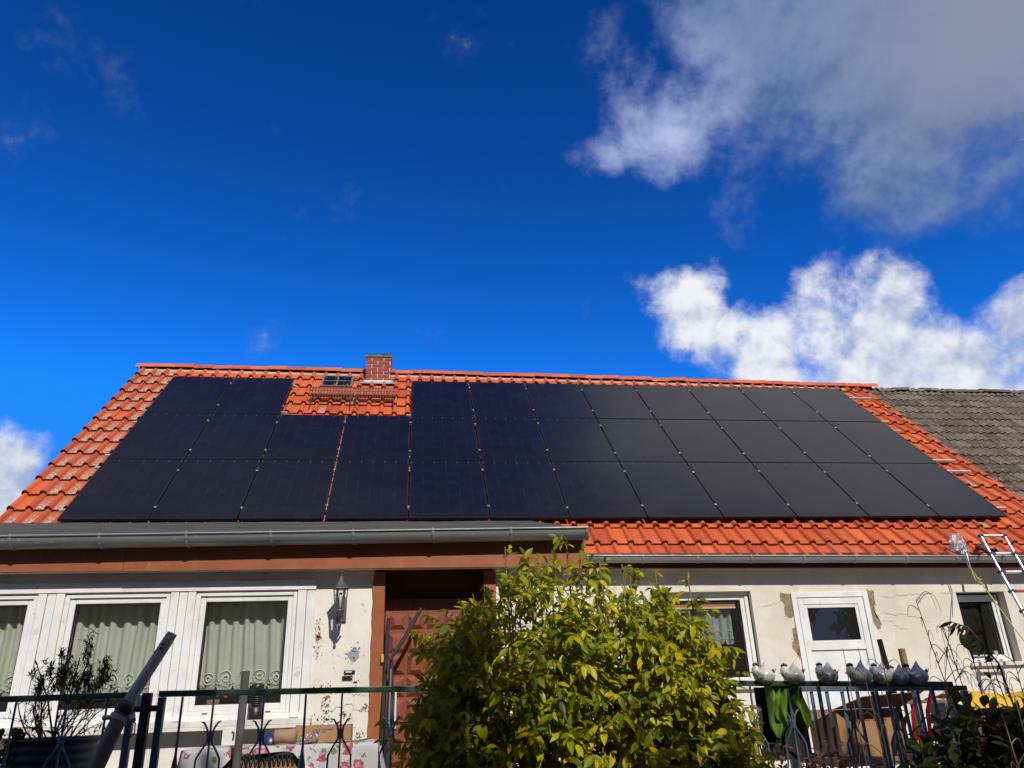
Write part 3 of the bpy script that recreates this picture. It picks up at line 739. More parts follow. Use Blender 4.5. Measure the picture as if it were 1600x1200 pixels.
# ================================================================== right gutter and fascia of the main house
def gutter(parent, x0, x1, yc, z0, z1, rad, mat, brk, right_end=True):
    mb = MB(); n = 10
    def pt(x, a, rr): return (x, yc-rr*math.cos(a), lerp(z0, z1, (x-x0)/(x1-x0))-rr*math.sin(a))
    nx = 12
    for rr in (rad, rad-.006):
        mb.grid(lambda u, v, rr=rr: pt(lerp(x0, x1, u), math.pi*v, rr), nx, n)
    mb.tube([(lerp(x0, x1, k/nx), yc-rad-.004, lerp(z0, z1, k/nx)+.004) for k in range(nx+1)], .0105, 8)
    for xe in (x0, x1):
        q = [pt(xe, math.pi*k/n, rad) for k in range(n+1)]; mb.add(q, [tuple(range(n+1))])
    g = mb.build('gutter', mat, parent)
    for xb in brk:
        zb = lerp(z0, z1, (xb-x0)/(x1-x0)); b = MB(); pts = [(xb+.004*k, yc-(rad+.005)*math.cos(math.pi*k/8), zb-(rad+.005)*math.sin(math.pi*k/8)) for k in range(9)]
        for a, c in zip(pts, pts[1:]):
            d = (Vector(c)-Vector(a)).normalized(); s_ = Vector((1, 0, 0)); b.obox((Vector(a)+Vector(c))/2, (d, s_, d.cross(s_)), ((Vector(c)-Vector(a)).length/2+.002, .013, .003))
        b.tube([(xb, yc-rad-.006, zb-.004), (xb, yc-rad-.006, zb+.018), (xb, yc-rad+.015, zb+.02)], .008, 6)
        b.build('bracket', mat, g)
    return g
gutter(house, -.50, XR, -.615, 3.400, 3.312, .078, M['zinc_l'], [.05+.757*k for k in range(11)])
MB().prism([(-.5, -.545, 3.262), (XR, -.545, 3.180), (XR, -.545, 3.40), (-.5, -.545, 3.46)], (0, .022, 0)).build('fascia', M['red_d'], house)
MB().prism([(-.5, -.522, 3.29), (-.5, YF-.002, 3.29), (-.5, YF-.002, 3.30), (-.5, -.522, 3.30)], (XR+.5, 0, -.075)).build('soffit', M['plaster'], house)

# ================================================================== extension with lean-to roof
YE = -2.95
WG = [(-6.50, -5.75), (-5.335, -4.585), (-4.175, -3.425)]
EH = [(a-.085, b+.085, 1.565, 2.69) for a, b in WG]
mb = MB(); wall_holes(mb, -8.6, -2.62, -.05, 2.90, YE, EH, .25)
mb.add([(-2.62, YE, -.05), (-2.62, YE+.35, -.05), (-2.62, YE+.35, 2.9), (-2.62, YE, 2.9)], [(0, 1, 2, 3)])
mb.box(-1.43, -.74, YE, YF, -.05, 2.9); mb.box(-8.62, -8.6, YE, YF, -.05, 3.2)
mb.build('extension_wall', M['plaster_w'], house)
MB().box(-2.62, -1.43, YE+.27, YE+.35, 2.60, 2.95).build('door_lintel', M['brown_d'], house)
MB().box(-8.6, -.75, -1.4, -1.35, .6, 2.95).build('inner_wall', M['room'], house)
MB().box(-8.6, -.75, YE+.02, YF, 2.93, 2.96).build('ceiling', M['room'], house)
# lean-to roof
rl = MB()
bk = RP(0, .035, TH+.02)
n = 24
def fz(x): return 3.178+.0062*(x+5.94)
def felt(u, v):
    x = lerp(-8.8, -.545, u); zf = fz(x)+.005; y = lerp(-3.185, bk.y+.05, v); z = lerp(zf, bk.z+.06, v)
    return (x, y, z+.012*noise.noise(Vector((x*1.3, y*1.1, 0)))+.006*noise.noise(Vector((x*6, y*5, 3))))
rl.grid(felt, 60, 14)
rl.prism([(-8.8, -3.18, fz(-8.8)-.03), (-8.8, bk.y, bk.z-.03), (-8.8, bk.y, bk.z), (-8.8, -3.18, fz(-8.8)-.004)], (8.24, 0, .03))
lean = rl.build('lean_to_roof', M['felt'], house)
MB().box(-8.7, -.56, -3.10, YE-.002, 2.872, 2.885).build('soffit', M['plaster_w'], house)
gutter(house, -8.8, -.530, -3.228, fz(-8.8)-.038, fz(-.53)-.012, .100, M['zinc_d'], [-7.36+.757*k for k in range(10)])
fas = MB().box(-8.7, -4.905, -3.135, -3.105, 2.866, 3.13)
fas.box(-4.90, -.575, -3.137, -3.105, 2.862, 3.135).build('fascia', M['brown'], house)
sd = MB(); sd.prism([(-.575, -3.14, 2.868), (-.575, -.36, 3.35), (-.575, -.36, 3.75), (-.575, -3.14, 3.13)], (.028, 0, 0)); sd.build('verge_board', M['brown'], house)

# cladding and windows of the extension
def boards(x0, x1, n):
    w = (x1-x0)/n
    for k in range(n):
        a = x0+k*w; MB().box(a+.003, a+w-.003, YE-.030+(.008 if k % 2 else 0), YE-.001, 1.57, 2.688).build('cladding_board', M['white'], house, .003)
cl = [(-8.58, WG[0][0]-.09, 22)]+[(WG[0][1]+.09, WG[1][0]-.09, 3), (WG[1][1]+.09, WG[2][0]-.09, 3), (WG[2][1]+.09, -3.165, 2)]
for a, b, k in cl: boards(a, b, min(k, 8))
mb = MB().box(-8.58, -3.165, YE-.034, YE-.001, 2.695, 2.785); mb.box(-8.58, -3.165, YE-.026, YE-.001, 2.6885, 2.6945); mb.build('head_board', M['white'], house, .003)
mb = MB().box(-8.58, -3.13, YE-.15, YE-.0, 1.515, 1.560); mb.box(-8.58, -3.13, YE-.15, YE-.135, 1.485, 1.5145); mb.build('window_sill', M['whitedirty'], house, .004)
MB().box(-8.58, -3.17, YE-.018, YE+.06, 1.5605, 1.611).build('sill_board', M['white'], house, .004)
def frame4(mb, x0, x1, z0, z1, w, y0, y1, wb=None):
    wb = wb or w
    mb.box(x0, x0+w, y0, y1, z0, z1); mb.box(x1-w, x1, y0, y1, z0, z1); mb.box(x0+w, x1-w, y0, y1, z0, z0+wb); mb.box(x0+w, x1-w, y0, y1, z1-w, z1)
    return mb
def window(name, gx0, gx1, gz0, gz1, yfr, sash=.05, fr=.036, wb=None, sill=False):
    w = frame4(MB(), gx0-sash-fr, gx1+sash+fr, gz0-sash-fr, gz1+sash+fr, fr, yfr, yfr+.09).build(name, M['white'], house, .004)
    frame4(MB(), gx0-sash, gx1+sash, gz0-sash, gz1+sash, sash, yfr+.018, yfr+.08).build('sash', M['white'], w, .006)
    frame4(MB(), gx0-.001, gx1+.001, gz0-.001, gz1+.001, .008, yfr+.026, yfr+.05).build('gasket', M['gasket'], w)
    MB().box(gx0+.003, gx1-.003, yfr+.040, yfr+.046, gz0+.003, gz1-.003).build('pane', M['glass'], w)
    for xx in (gx0+.10, gx1-.10):
        MB().box(xx-.022, xx+.022, yfr-.004, yfr+.001, gz0-sash-fr*.75, gz0-sash-fr*.5).build('drain_cap', M['gasket'], w)
    return w
for a, b in WG: window('window', a, b, 1.695, 2.598, YE-.012, .05, .034)
def curtain(label, x0, x1, ztop, zbot, y, seed, mat, lace, folds=7):
    rc = random.Random(seed); t = thing('curtain', label, 'curtain', ((x0+x1)/2, y, zbot), 'lace net curtains')
    ph = [rc.uniform(0, 6.3) for _ in range(4)]
    def wav(x, z):
        k = 2*math.pi*folds/(x1-x0); s_ = (z-zbot)/(ztop-zbot)
        xx = x+.012*math.sin(z*4+ph[3])
        ww = 2.4*noise.noise(Vector((xx*4.3, seed*7.1, s_*.5)))
        a = math.sin(k*xx+ph[0]+.5*s_+ww)
        am = .012+.014*(.5+noise.noise(Vector((xx*6, seed, 2.))))
        return y+(am+.005*s_)*(abs(a)**.55*(1 if a > 0 else -1))+.010*math.sin(k*.43*xx+ph[1])
    mb = MB(); mb.grid(lambda u, v: (lerp(x0, x1, u), wav(lerp(x0, x1, u), lerp(zbot+.06, ztop, v)), lerp(zbot+.06, ztop, v)), 110, 10)
    mb.build('cloth', mat, t)
    nsc = max(4, int(round((x1-x0)/.150)))
    for k in range(nsc):
        xc = x0+(k+.5)*(x1-x0)/nsc; wd = (x1-x0)/nsc*.5*rc.uniform(.86, 1.0); zc = zbot+.075+rc.uniform(-.008, .008)
        b = MB()
        def P(x, z, o=-.004): return Vector((x, wav(x, max(z, zbot))+o-.003, z))
        # fan with ribs, ring medallion above
        n = 14
        rim = [(xc+wd*math.cos(math.pi*(1+q/n)), zc-.008+(zc-zbot)*math.sin(math.pi*(1+q/n))*.95) for q in range(n+1)]
        for q in range(n): b.add([P(rim[q][0], rim[q][1]), P(rim[q+1][0], rim[q+1][1]), P(lerp(xc, rim[q+1][0], .82), lerp(zc, rim[q+1][1], .82)), P(lerp(xc, rim[q][0], .82), lerp(zc, rim[q][1], .82))], [(0, 1, 2, 3)])
        fill = MB()
        for q in range(n): fill.add([P(rim[q][0], rim[q][1], -.001), P(rim[q+1][0], rim[q+1][1], -.001), P(lerp(xc, rim[q+1][0], .1), zc+.06, -.001), P(lerp(xc, rim[q][0], .1), zc+.06, -.001)], [(0, 1, 2, 3)], True)
        fill.build('lace_net', M['lacenet'], t)
        for q in range(n+1): b.tube([P(lerp(xc, rim[q][0], .38), lerp(zc, rim[q][1], .38)), P(*rim[q])], .0028, 4, False)
        rk = rc.uniform(.82, 1.12); sx = rc.uniform(.75, 1.0)
        for rr, th in ((.060, .0055), (.024, .0075)):
            b.tube([P(xc+rr*rk*sx*math.cos(2*math.pi*q/20), zc+.052+rr*rk*math.sin(2*math.pi*q/20), -.006) for q in range(21)], th, 5, False)
        for q in range(8):
            a = 2*math.pi*q/8; b.tube([P(xc+.02*math.cos(a), zc+.052+.02*math.sin(a), -.006), P(xc+.052*math.cos(a+.35), zc+.052+.052*math.sin(a+.35), -.006)], .0022, 4, False)
        b.tube([P(xc-wd*1.04+wd*.7*q/4*1.0, zc+.012-.012*math.sin(math.pi*q/4), -.006) for q in range(5)], .0045, 5, False)
        b.tube([P(xc+wd*1.04-wd*.7*q/4*1.0, zc+.012-.012*math.sin(math.pi*q/4), -.006) for q in range(5)], .0045, 5, False)
        b.build('lace_scallop', lace, t)
    return t
curtain('lace net curtain behind the leftmost window, cut by the picture edge', -6.50, -5.76, 2.66, 1.80, YE+.20, 1, M['curtain'], M['lace'])
curtain('lace net curtain with scalloped hem behind the leaning grey pole', -5.36, -4.60, 2.66, 1.80, YE+.20, 2, M['curtain'], M['lace'])
curtain('lace net curtain with scalloped hem in the window beside the wall lantern', -4.20, -3.43, 2.66, 1.80, YE+.20, 3, M['curtain'], M['lace'])

# front door in its recess
for a, b in ((-2.625, -2.512), (-1.545, -1.425)):
    mb = MB()
    def edge(z, s_): return .007*noise.noise(Vector((z*9, s_, 1)))+.004*noise.noise(Vector((z*31, s_, 4)))
    zs = [.60+k*.0375 for k in range(61)]
    L_ = [(a+edge(z, a), YE-.022, z) for z in zs]; Rr = [(b, YE-.022, z) for z in zs]
    mb.add(L_+Rr, [(i, i+61, i+62, i+1) for i in range(60)]); back = [(x, YE+.26, z) for x, y, z in Rr]; mb.add(Rr+back, [(i, i+61, i+62, i+1) for i in range(60)])
    back = [(x, YE+.002, z) for x, y, z in L_]; mb.add(L_+back, [(i, i+61, i+62, i+1) for i in range(60)])
    mb.build('door_post', M['brown'], house)
dr = MB().box(-2.505, -1.55, YE+.215, YE+.26, .62, 2.62).build('front_door', M['doorwood'], house)
pw, ph_ = .178, .200
for r_ in range(9):
    for c_ in range(5):
        cx = -2.505+.10+pw*c_+.022; cz = .80+r_*ph_
        if cx > -1.60: continue
        b = MB(); y = YE+.214; e = .040
        if r_ >= 8: h2, w2 = .07, .075
        else: h2, w2 = ph_/2-.010, pw/2-.008
        o4 = [(cx-w2, y, cz-h2), (cx+w2, y, cz-h2), (cx+w2, y, cz+h2), (cx-w2, y, cz+h2)]
        i4 = [(cx-w2+e, y-.030, cz-h2+e), (cx+w2-e, y-.030, cz-h2+e), (cx+w2-e, y-.030, cz+h2-e), (cx-w2+e, y-.030, cz+h2-e)]
        b.add(o4+i4, [(0, 1, 5, 4), (1, 2, 6, 5), (2, 3, 7, 6), (3, 0, 4, 7), (4, 5, 6, 7)]); b.build('door_panel', M['doorwood'], dr)
MB().box(-2.395, -2.377, YE+.165, YE+.185, 1.44, 1.80).build('door_handle', M['paper'], dr)

# ---- white door, right window and small window of the main wall
wd = frame4(MB(), 2.957, 4.090, .615, 2.925, .075, YF-.022, YF+.05).build('side_door', M['white'], house, .004)
frame4(MB(), 3.040, 4.008, .70, 2.842, .085, YF-.012, YF+.04).build('door_leaf', M['white'], wd, .006)
MB().box(3.125, 3.922, YF-.010, YF+.038, 2.158, 2.235).build('cross_rail', M['white'], wd, .005)
MB().box(3.127, 3.920, YF+.012, YF+.03, .787, 2.157).build('lower_panel', M['white'], wd)
frame4(MB(), 3.125, 3.922, 2.2355, 2.7565, .046, YF-.002, YF+.03).build('glazing_bead', M['white'], wd, .006)
frame4(MB(), 3.171, 3.876, 2.2825, 2.710, .008, YF+.002, YF+.02).build('gasket', M['gasket'], wd)
MB().box(3.175, 3.872, YF+.010, YF+.016, 2.286, 2.706).build('pane', M['glass'], wd)
MB().box(3.03, 3.04, YF-.014, YF+.03, .70, 2.84).build('door_gap', M['gasket'], wd)
w2 = window('window', 1.125, 2.255, 1.85, 2.85, YF+.075, .062, .055)
MB().box(1.10, 2.40, YF-.055, YF+.07, 1.700, 1.738).build('window_sill', M['whitedirty'], house, .004)
MB().box(1.13, 2.20, YF+.150, YF+.21, 2.765, 2.835).build('roller_blind', M['orangeblind'], house)
MB().box(1.13, 2.20, YF+.145, YF+.20, 2.745, 2.764).build('blind_bar', M['paper'], house)
curtain('short white lace curtain below an orange blind, beside the shrub', 1.13, 2.17, 2.74, 2.28, YF+.26, 4, M['lacew'], M['lacew'], 9)
w3 = window('window', 5.545, 6.085, 2.045, 2.77, YF+.135, .045, .045)
MB().box(5.40, 6.26, YF-.05, YF+.13, 1.893, 1.940).build('window_sill', M['whitedirty'], house, .004)
tag(MB().box(6.0, 6.055, YF+.24, YF+.28, 2.03, 2.10).build('small_box', M['paper'], None, .003), 'tiny pale box on the inner sill of the small right window', 'box')
MB().box(5.5, 6.15, YF+.225, YF+.40, 1.99, 2.03).build('inner_sill', M['white'], house)
# bare patches in the render
def patch(poly, y, parent, mat, seed):
    rp_ = random.Random(seed); pts = []
    n = len(poly)
    for i in range(n):
        a = Vector(poly[i]); b = Vector(poly[(i+1) % n]); k = max(2, int((b-a).length/.018))
        for q in range(k): p = a.lerp(b, q/k); pts.append((p.x+rp_.gauss(0, .006), y, p.y+rp_.gauss(0, .006)))
    mb = MB(); c = Vector((sum(p[0] for p in pts)/len(pts), y, sum(p[2] for p in pts)/len(pts)))
    mb.add([c]+pts, [(0, i+1, (i+1) % len(pts)+1) for i in range(len(pts))]); 
    fk = MB()
    for q in range(26):
        b_ = pts[rp_.randrange(len(pts))]; r0 = rp_.uniform(.002, .010); cx_, cz_ = b_[0]+rp_.gauss(0, .022), b_[2]+rp_.gauss(0, .03)
        if parent is wall and 2.95 < cx_ < 4.095: continue
        ring = [(cx_+r0*rp_.uniform(.5, 1.3)*math.cos(a_*1.047), y, cz_+r0*rp_.uniform(.5, 1.5)*math.sin(a_*1.047)) for a_ in range(6)]
        fk.add(ring, [(0, 1, 2, 3, 4, 5)])
    mb.build('plaster_patch', mat, parent)
    if fk.v: fk.build('plaster_flakes', mat, parent)['kind'] = 'stuff'
YPt = YF-.003
patch([(2.82, 2.93), (2.955, 2.90), (2.957, 2.62), (2.90, 2.58), (2.83, 2.63), (2.85, 2.75), (2.80, 2.84)], YPt, wall, M['mortar_patch'], 1)
patch([(2.90, 2.45), (2.957, 2.47), (2.957, 2.05), (2.93, 2.10), (2.86, 2.20), (2.90, 2.32)], YPt, wall, M['mortar_patch'], 2)
patch([(4.092, 2.94), (4.20, 2.93), (4.19, 2.80), (4.17, 2.70), (4.16, 2.60), (4.22, 2.48), (4.16, 2.40), (4.092, 2.52)], YPt, wall, M['mortar_patch'], 3)
patch([(4.092, 2.0), (4.13, 2.1), (4.20, 2.02), (4.22, 1.9), (4.18, 1.7), (4.092, 1.7)], YPt, wall, M['mortar_patch'], 4)
ext = [o for o in bpy.data.objects if o.name == 'extension_wall'][0]
YQ = YE-.003
for k, poly in enumerate([[(-3.15, 2.42), (-3.11, 2.42), (-3.12, 2.33), (-3.15, 2.31)], [(-3.15, 2.27), (-3.10, 2.30), (-3.10, 2.24), (-3.15, 2.21)], [(-3.15, 2.16), (-3.10, 2.18), (-3.11, 2.05), (-3.14, 2.08)],
                          [(-3.15, 1.85), (-3.11, 1.87), (-3.12, 1.78), (-3.15, 1.76)], [(-3.15, 1.60), (-3.07, 1.56), (-3.08, 1.48), (-3.13, 1.44), (-3.15, 1.45)], [(-2.80, 1.86), (-2.72, 1.87), (-2.72, 1.80), (-2.78, 1.81)]]):
    patch(poly, YQ, ext, M['mortar_patch'] if k in (1,) else M['whitedirty'], 20+k)
patch([(-2.86, 2.10), (-2.78, 2.16), (-2.73, 2.12), (-2.74, 2.05), (-2.80, 2.03)], YQ, ext, M['lead'], 40)

def crack(p, q, y, parent, seed):
    r2 = random.Random(seed); n = 26; mb = MB(); up = []; dn = []; o = 0
    for i_ in range(n+1):
        t_ = i_/n; o += r2.gauss(0, .012); o *= .93; w = .0022*(.4+math.sin(math.pi*t_))*r2.uniform(.5, 1.3)
        x, z = lerp(p[0], q[0], t_)+o*.3, lerp(p[1], q[1], t_)+o; up.append((x, y, z+w)); dn.append((x, y, z-w))
    mb.add(up+dn, [(i_, i_+1, i_+n+2, i_+n+1) for i_ in range(n)]); mb.build('crack', M['mortar_patch'], parent)
for k, (p, q) in enumerate([((4.28, 2.86), (5.10, 2.84)), ((4.25, 2.62), (4.95, 2.46)), ((4.95, 2.46), (5.25, 2.40)), ((4.30, 2.52), (4.62, 2.42)), ((2.50, 2.72), (2.78, 2.78)), ((5.2, 2.92), (5.42, 2.88))]): crack(p, q, YF-.0025, wall, k)
for k, (p, q) in enumerate([((-3.05, 1.62), (-2.70, 1.66)), ((-2.88, 1.74), (-2.64, 1.72)), ((-2.75, 2.55), (-2.68, 2.50)), ((-3.0, 2.30), (-2.93, 1.9))]): crack(p, q, YE-.0025, ext, 50+k)
for k in range(26):
    rr_ = random.Random(300+k); x, z = rr_.uniform(-3.1, -2.64), 1.25+abs(rr_.gauss(0, .30)); w = rr_.uniform(.006, .020)
    patch([(x, z), (x+w, z+w*.3), (x+w*.8, z+w*1.2), (x-w*.2, z+w)], YE-.0028, ext, M['mortar_patch'] if k % 3 else M['whitedirty'], 300+k)

# ---- neighbouring building on the right with old grey tiles
nb = thing('neighbouring_house', 'adjoining house with old dark grey mossy roof tiles at the right edge', 'house', (11, -.2, 0))
XN = 7.70
mb = MB(); mb.box(XN+.02, 15.5, -.2, 8.2, -.05, 3.3); mb.build('wall', M['plaster'], nb)
NV0, NTH = -1.0, -.16
mb = MB(); mb.add([RP(XN, -.9, NTH-.05), RP(15.5, -.9, NTH-.05), RP(15.5, 5.56, NTH-.05), RP(XN, 5.56, NTH-.05)], [(0, 1, 2, 3)])
p0, p1 = RP(XN, 5.56, NTH-.05), RP(15.5, 5.56, NTH-.05); mb.add([p0, p1, (15.5, 8.6, 3.4), (XN, 8.6, 3.4)], [(0, 1, 2, 3)])
nroof = mb.build('roof', M['gtile'], nb)
def gtile():
    w, L = .300, .40; mb = MB(); rows = []; n = 16
    for v, rise in ((0, .026), (.03, .025), (L, 0.)):
        rows.append([(w*i/n, v, rise+.017*math.cos(4*math.pi*i/n)) for i in range(n+1)])
    m = n+1; mb.add([p for r_ in rows for p in r_], [(j*m+i, j*m+i+1, (j+1)*m+i+1, (j+1)*m+i) for j in range(2) for i in range(n)], True)
    mb.add(rows[0]+[(x, v+.003, z-.026) for x, v, z in rows[0]], [(i, i+m, i+m+1, i+1) for i in range(n)])
    me = mb.mesh('roof_tile'); me.materials.append(M['gtile']); return me
gme2 = gtile(); GL = .335; cnt = 0; mb = MB()
tv = [tuple(v.co) for v in gme2.vertices]; tf = [tuple(p.vertices) for p in gme2.polygons]
for j in range(20):
    for i in range(26):
        x = XN+.01+i*.300; v = 5.56-.18-j*GL
        if v < -.95 or x > 15.2: continue
        p = RP(x+.15, v+.17, NTH); d = p-CAM; px = 800+1202.75*d.dot(ax_r)/d.dot(ax_f)
        m = roof_matrix(x+rt.gauss(0, .003), v+rt.gauss(0, .008), NTH+rt.gauss(0, .003), rt.gauss(0, .012), rt.gauss(0, .008))
        if px < 1650 and cnt < 300:
            o = link('roof_tile', gme2, None, nroof); o.matrix_basis = m; cnt += 1
        else:
            o_ = len(mb.v); mb.v += [tuple(m@Vector(q)) for q in tv]; mb.f += [tuple(a+o_ for a in f) for f in tf]; mb.sm += [True]*len(tf)
o = mb.build('roof_tiles_beyond', M['gtile'], nroof); o['kind'] = 'stuff'
gcap = cap_mesh('ridge_tile', .10, .36, M['gtile'])
x = 13.5
while x > XR+.75:
    o = link('ridge_tile', gcap, None, nroof); p = RP(x, 5.60, NTH)
    o.matrix_basis = Matrix.Translation(p+Vector((0, .03, -.01+rt.gauss(0, .008)))) @ Matrix.Rotation(math.pi, 4, 'Z') @ Matrix.Rotation(rt.gauss(0, .03), 4, 'Y'); x -= .36

# ================================================================== things on and around the house
def fade(a, b, t): return Vector(a).lerp(Vector(b), t)
# ---- wall lantern
LX, LZ = -2.915, 2.58
ln = thing('wall_lantern', 'dark grey carriage lantern on the cream wall beside the front door', 'lantern', (LX, YE, 2.40))
LY = YE-.215
mb = MB(); mb.lathe([(0, .275), (.006, .27), (.006, .235), (.012, .228), (.006, .22), (.012, .205), (.018, .19), (.035, .165), (.06, .13), (.082, .105), (.085, .098), (.078, .095), (0, .095)], (LX, LY, LZ-.01), 6, False)
mb.lathe([(0, .262), (.011, .255), (.011, .245), (0, .238)], (LX, LY, LZ), 8); mb.build('lantern_cap', M['lantern'], ln)
mb = MB()
for k in range(6):
    a = 2*math.pi*k/6; mb.bar((LX+.066*math.cos(a), LY+.066*math.sin(a), LZ+.085), (LX+.043*math.cos(a), LY+.043*math.sin(a), LZ-.115), .009, .009)
mb.lathe([(0, -.10), (.047, -.10), (.050, -.113), (.036, -.128), (.030, -.15), (.014, -.17), (0, -.172)], (LX, LY, LZ), 12); mb.build('lantern_cage', M['lantern'], ln)
MB().lathe([(.063, .085), (.041, -.10)], (LX, LY, LZ), 6, False).build('lantern_glass', M['glass'], ln)
mb = MB(); mb.lathe([(0, -.09), (.012, -.09), (.012, -.02), (.016, .0), (.012, .05), (0, .06)], (LX, LY, LZ), 10); mb.build('bulb', M['paper'], ln)
mb = MB(); mb.tube([(LX, LY, LZ-.165), (LX, LY+.01, LZ-.20), (LX, LY+.07, LZ-.215), (LX, LY+.14, LZ-.16), (LX, YE-.02, LZ-.08)], .012, 8)
mb.tube([(LX+.045, LY+.05, LZ-.17), (LX+.02, LY+.02, LZ-.20), (LX, LY+.02, LZ-.20)], .009, 6)
mb.box(LX-.045, LX+.045, YE-.022, YE-.001, LZ-.19, LZ+.04)
mb.lathe([(0, -.03), (.012, -.02), (.014, 0), (.006, .02), (0, .02)], (LX, LY+.02, LZ-.235), 8); mb.build('lantern_arm', M['lantern'], ln)
MB().tube([(LX, LY, LZ+.262), (LX+.004, LY+.05, LZ+.29), (LX-.03, YE-.04, LZ+.30), (LX-.10, YE-.012, LZ+.305), (LX-1.2, YE-.012, LZ+.295)], .006, 5).build('cable', M['plasticblk'], ln)
# ---- bell plates
o = MB().box(-2.865, -2.765, YE-.016, YE-.001, 1.925, 1.955).build('doorbell', M['plasticblk'], None, .003); tag(o, 'upper small black doorbell plate with pale name strip on the wall', 'doorbell', 'small plates beside the front door')
MB().box(-2.85, -2.795, YE-.0185, YE-.0165, 1.934, 1.946).build('name_strip', M['paper'], o)
o = MB().box(-2.880, -2.785, YE-.014, YE-.001, 1.870, 1.908).build('wall_plate', M['plasticblk'], None, .003); tag(o, 'lower plain black plate on the wall beside the front door', 'plate', 'small plates beside the front door')
MB().lathe([(0, .006), (.005, .005), (.006, 0)], (-2.80, YE-.0145, 1.89), 8, True, (Vector((1, 0, 0)), Vector((0, 0, 1)), Vector((0, -1, 0)))).build('button', M['alu'], o)
# ---- poles and sticks leaning in the doorway
o = MB().tube([(-2.50, YE-.10, .60), (-2.493, YE-.05, 1.6), (-2.478, YE+.03, 2.28), (-2.47, YE+.05, 2.42)], [.022, .022, .020, .017], 8).build('tent_pole', M['stickblk']); tag(o, 'grey pole standing upright against the left door post', 'pole')
o = MB().tube([(-2.44, YE-.14, .60), (-2.435, YE-.13, 1.5), (-2.425, YE-.12, 2.02)], [.038, .035, .020], 8).build('folded_parasol', M['stickblk']); tag(o, 'black folded parasol standing before the front door', 'parasol')
MB().tube([(-2.425, YE-.12, 2.02), (-2.41, YE-.12, 2.10)], .012, 6).build('tip', M['alu'], o)
MB().tube([(-2.435, YE-.17, 1.45), (-2.43, YE-.16, 1.95)], .008, 5).build('strap', M['alu'], o)
o = MB().tube([(-2.44, YE-.16, 2.03), (-2.30, YE-.08, 2.25), (-2.16, YE-.0, 2.50)], [.016, .020, .018], 8).build('broom_stick', M['stickblk']); tag(o, 'black stick leaning diagonally across the top of the front door', 'stick')
o = MB().box(-2.527, -2.503, YE-.06, YE-.03, 2.015, 2.085).build('tape_marker', M['yellow'], None, .003); tag(o, 'small yellow tag on the left door post', 'tag')

# ---- things on and before the extension windows
bl = thing('insect_lamp', 'black ribbed cylindrical lantern on the window sill above the table', 'lamp', (-3.62, YE-.085, 1.56))
cx, cy = -3.62, YE-.085
MB().lathe([(0, 0), (.062, 0), (.066, .01), (.066, .10), (.058, .105), (0, .105)], (cx, cy, 1.56), 20).build('base', M['plasticblk'], bl)
for k in range(8): MB().lathe([(.048, 0), (.062, .003), (.062, .010), (.048, .013)], (cx, cy, 1.675+k*.017), 20).build('rib', M['plasticblk'], bl)
MB().lathe([(.040, .10), (.040, .25)], (cx, cy, 1.56), 14).build('core', M['galv'], bl)
MB().lathe([(0, .30), (.045, .30), (.058, .285), (.058, .248), (0, .248)], (cx, cy, 1.56), 20).build('lid', M['plasticblk'], bl)
MB().lathe([(0, .012), (.009, .009), (.010, 0)], (cx, cy-.058, 1.83), 10, True, (Vector((1, 0, 0)), Vector((0, 0, 1)), Vector((0, -1, 0)))).build('indicator', M['redpaint'], bl)
fl = thing('potted_flower', 'red flowers in a brown pot behind the glass of the window', 'flower', (-4.03, YE+.11, 1.62))
MB().lathe([(0, 0), (.045, 0), (.06, .12), (.055, .12)], (-4.04, YE+.11, 1.62), 14).build('pot', M['wood'], fl)
for k in range(7):
    a = k*2.4; c = Vector((-3.96+.035*math.cos(a), YE+.085+.02*math.sin(a), 1.775+.012*(k % 3)))
    mb = MB()
    for q in range(6):
        b = q*math.pi/3+k; mb.add([c, c+Vector((.018*math.cos(b), -.006, .018*math.sin(b))), c+Vector((.026*math.cos(b+.4), -.012, .026*math.sin(b+.4))), c+Vector((.018*math.cos(b+.8), -.006, .018*math.sin(b+.8)))], [(0, 1, 2, 3)], True)
    mb.build('blossom', M['flower'], fl)
mb = MB()
for k in range(4): mb.tube([(-4.03, YE+.11, 1.73), (-3.98+.01*k, YE+.09, 1.77)], .004, 5)
mb.build('stalk', M['leafdark'], fl)
MB().box(-8.58, -3.2, YE+.10, YE+.16, 1.57, 1.612).build('inner_sill', M['room'], house)

# ---- table with cloth and goods
TX0, TX1, TY0, TY1, TZ = -3.88, -2.52, -4.25, -3.55, 1.375
tb = thing('garden_table', 'garden table with wire apron under the flowered cloth', 'table', (-3.2, -3.9, .60))
MB().box(TX0, TX1, TY0, TY1, TZ-.03, TZ).build('table_top', M['wood'], tb)
for xx in (TX0+.06, TX1-.06):
    for yy in (TY0+.05, TY1-.05): MB().bar((xx, yy, .60), (xx, yy, TZ-.03), .035, .035, (0, 1, 0)).build('leg', M['blackiron'], tb)
MB().box(-3.72, -3.02, TY0+.02, TY0+.03, TZ-.17, TZ-.03).build('apron_board', M['wood'], tb)
mb = MB(); pts = []
for k in range(161):
    s_ = k/160; pts.append((lerp(-3.70, -3.03, s_), TY0-.004, TZ-.085+.030*math.sin(s_*2*math.pi*20)))
mb.tube(pts, .0045, 5); mb.bar((-3.72, TY0-.004, TZ-.045), (-3.02, TY0-.004, TZ-.045), .012, .022); mb.build('wire_apron', M['blackiron'], tb)
def cloth_z(u):      # length of the overhang along the front edge
    return interp(u, [(0, .36), (.10, .26), (.20, .12), (.28, .055), (.5, .035), (.58, .05), (.66, .17), (.74, .25), (.85, .22), (.95, .27), (1, .30)])
mb = MB()
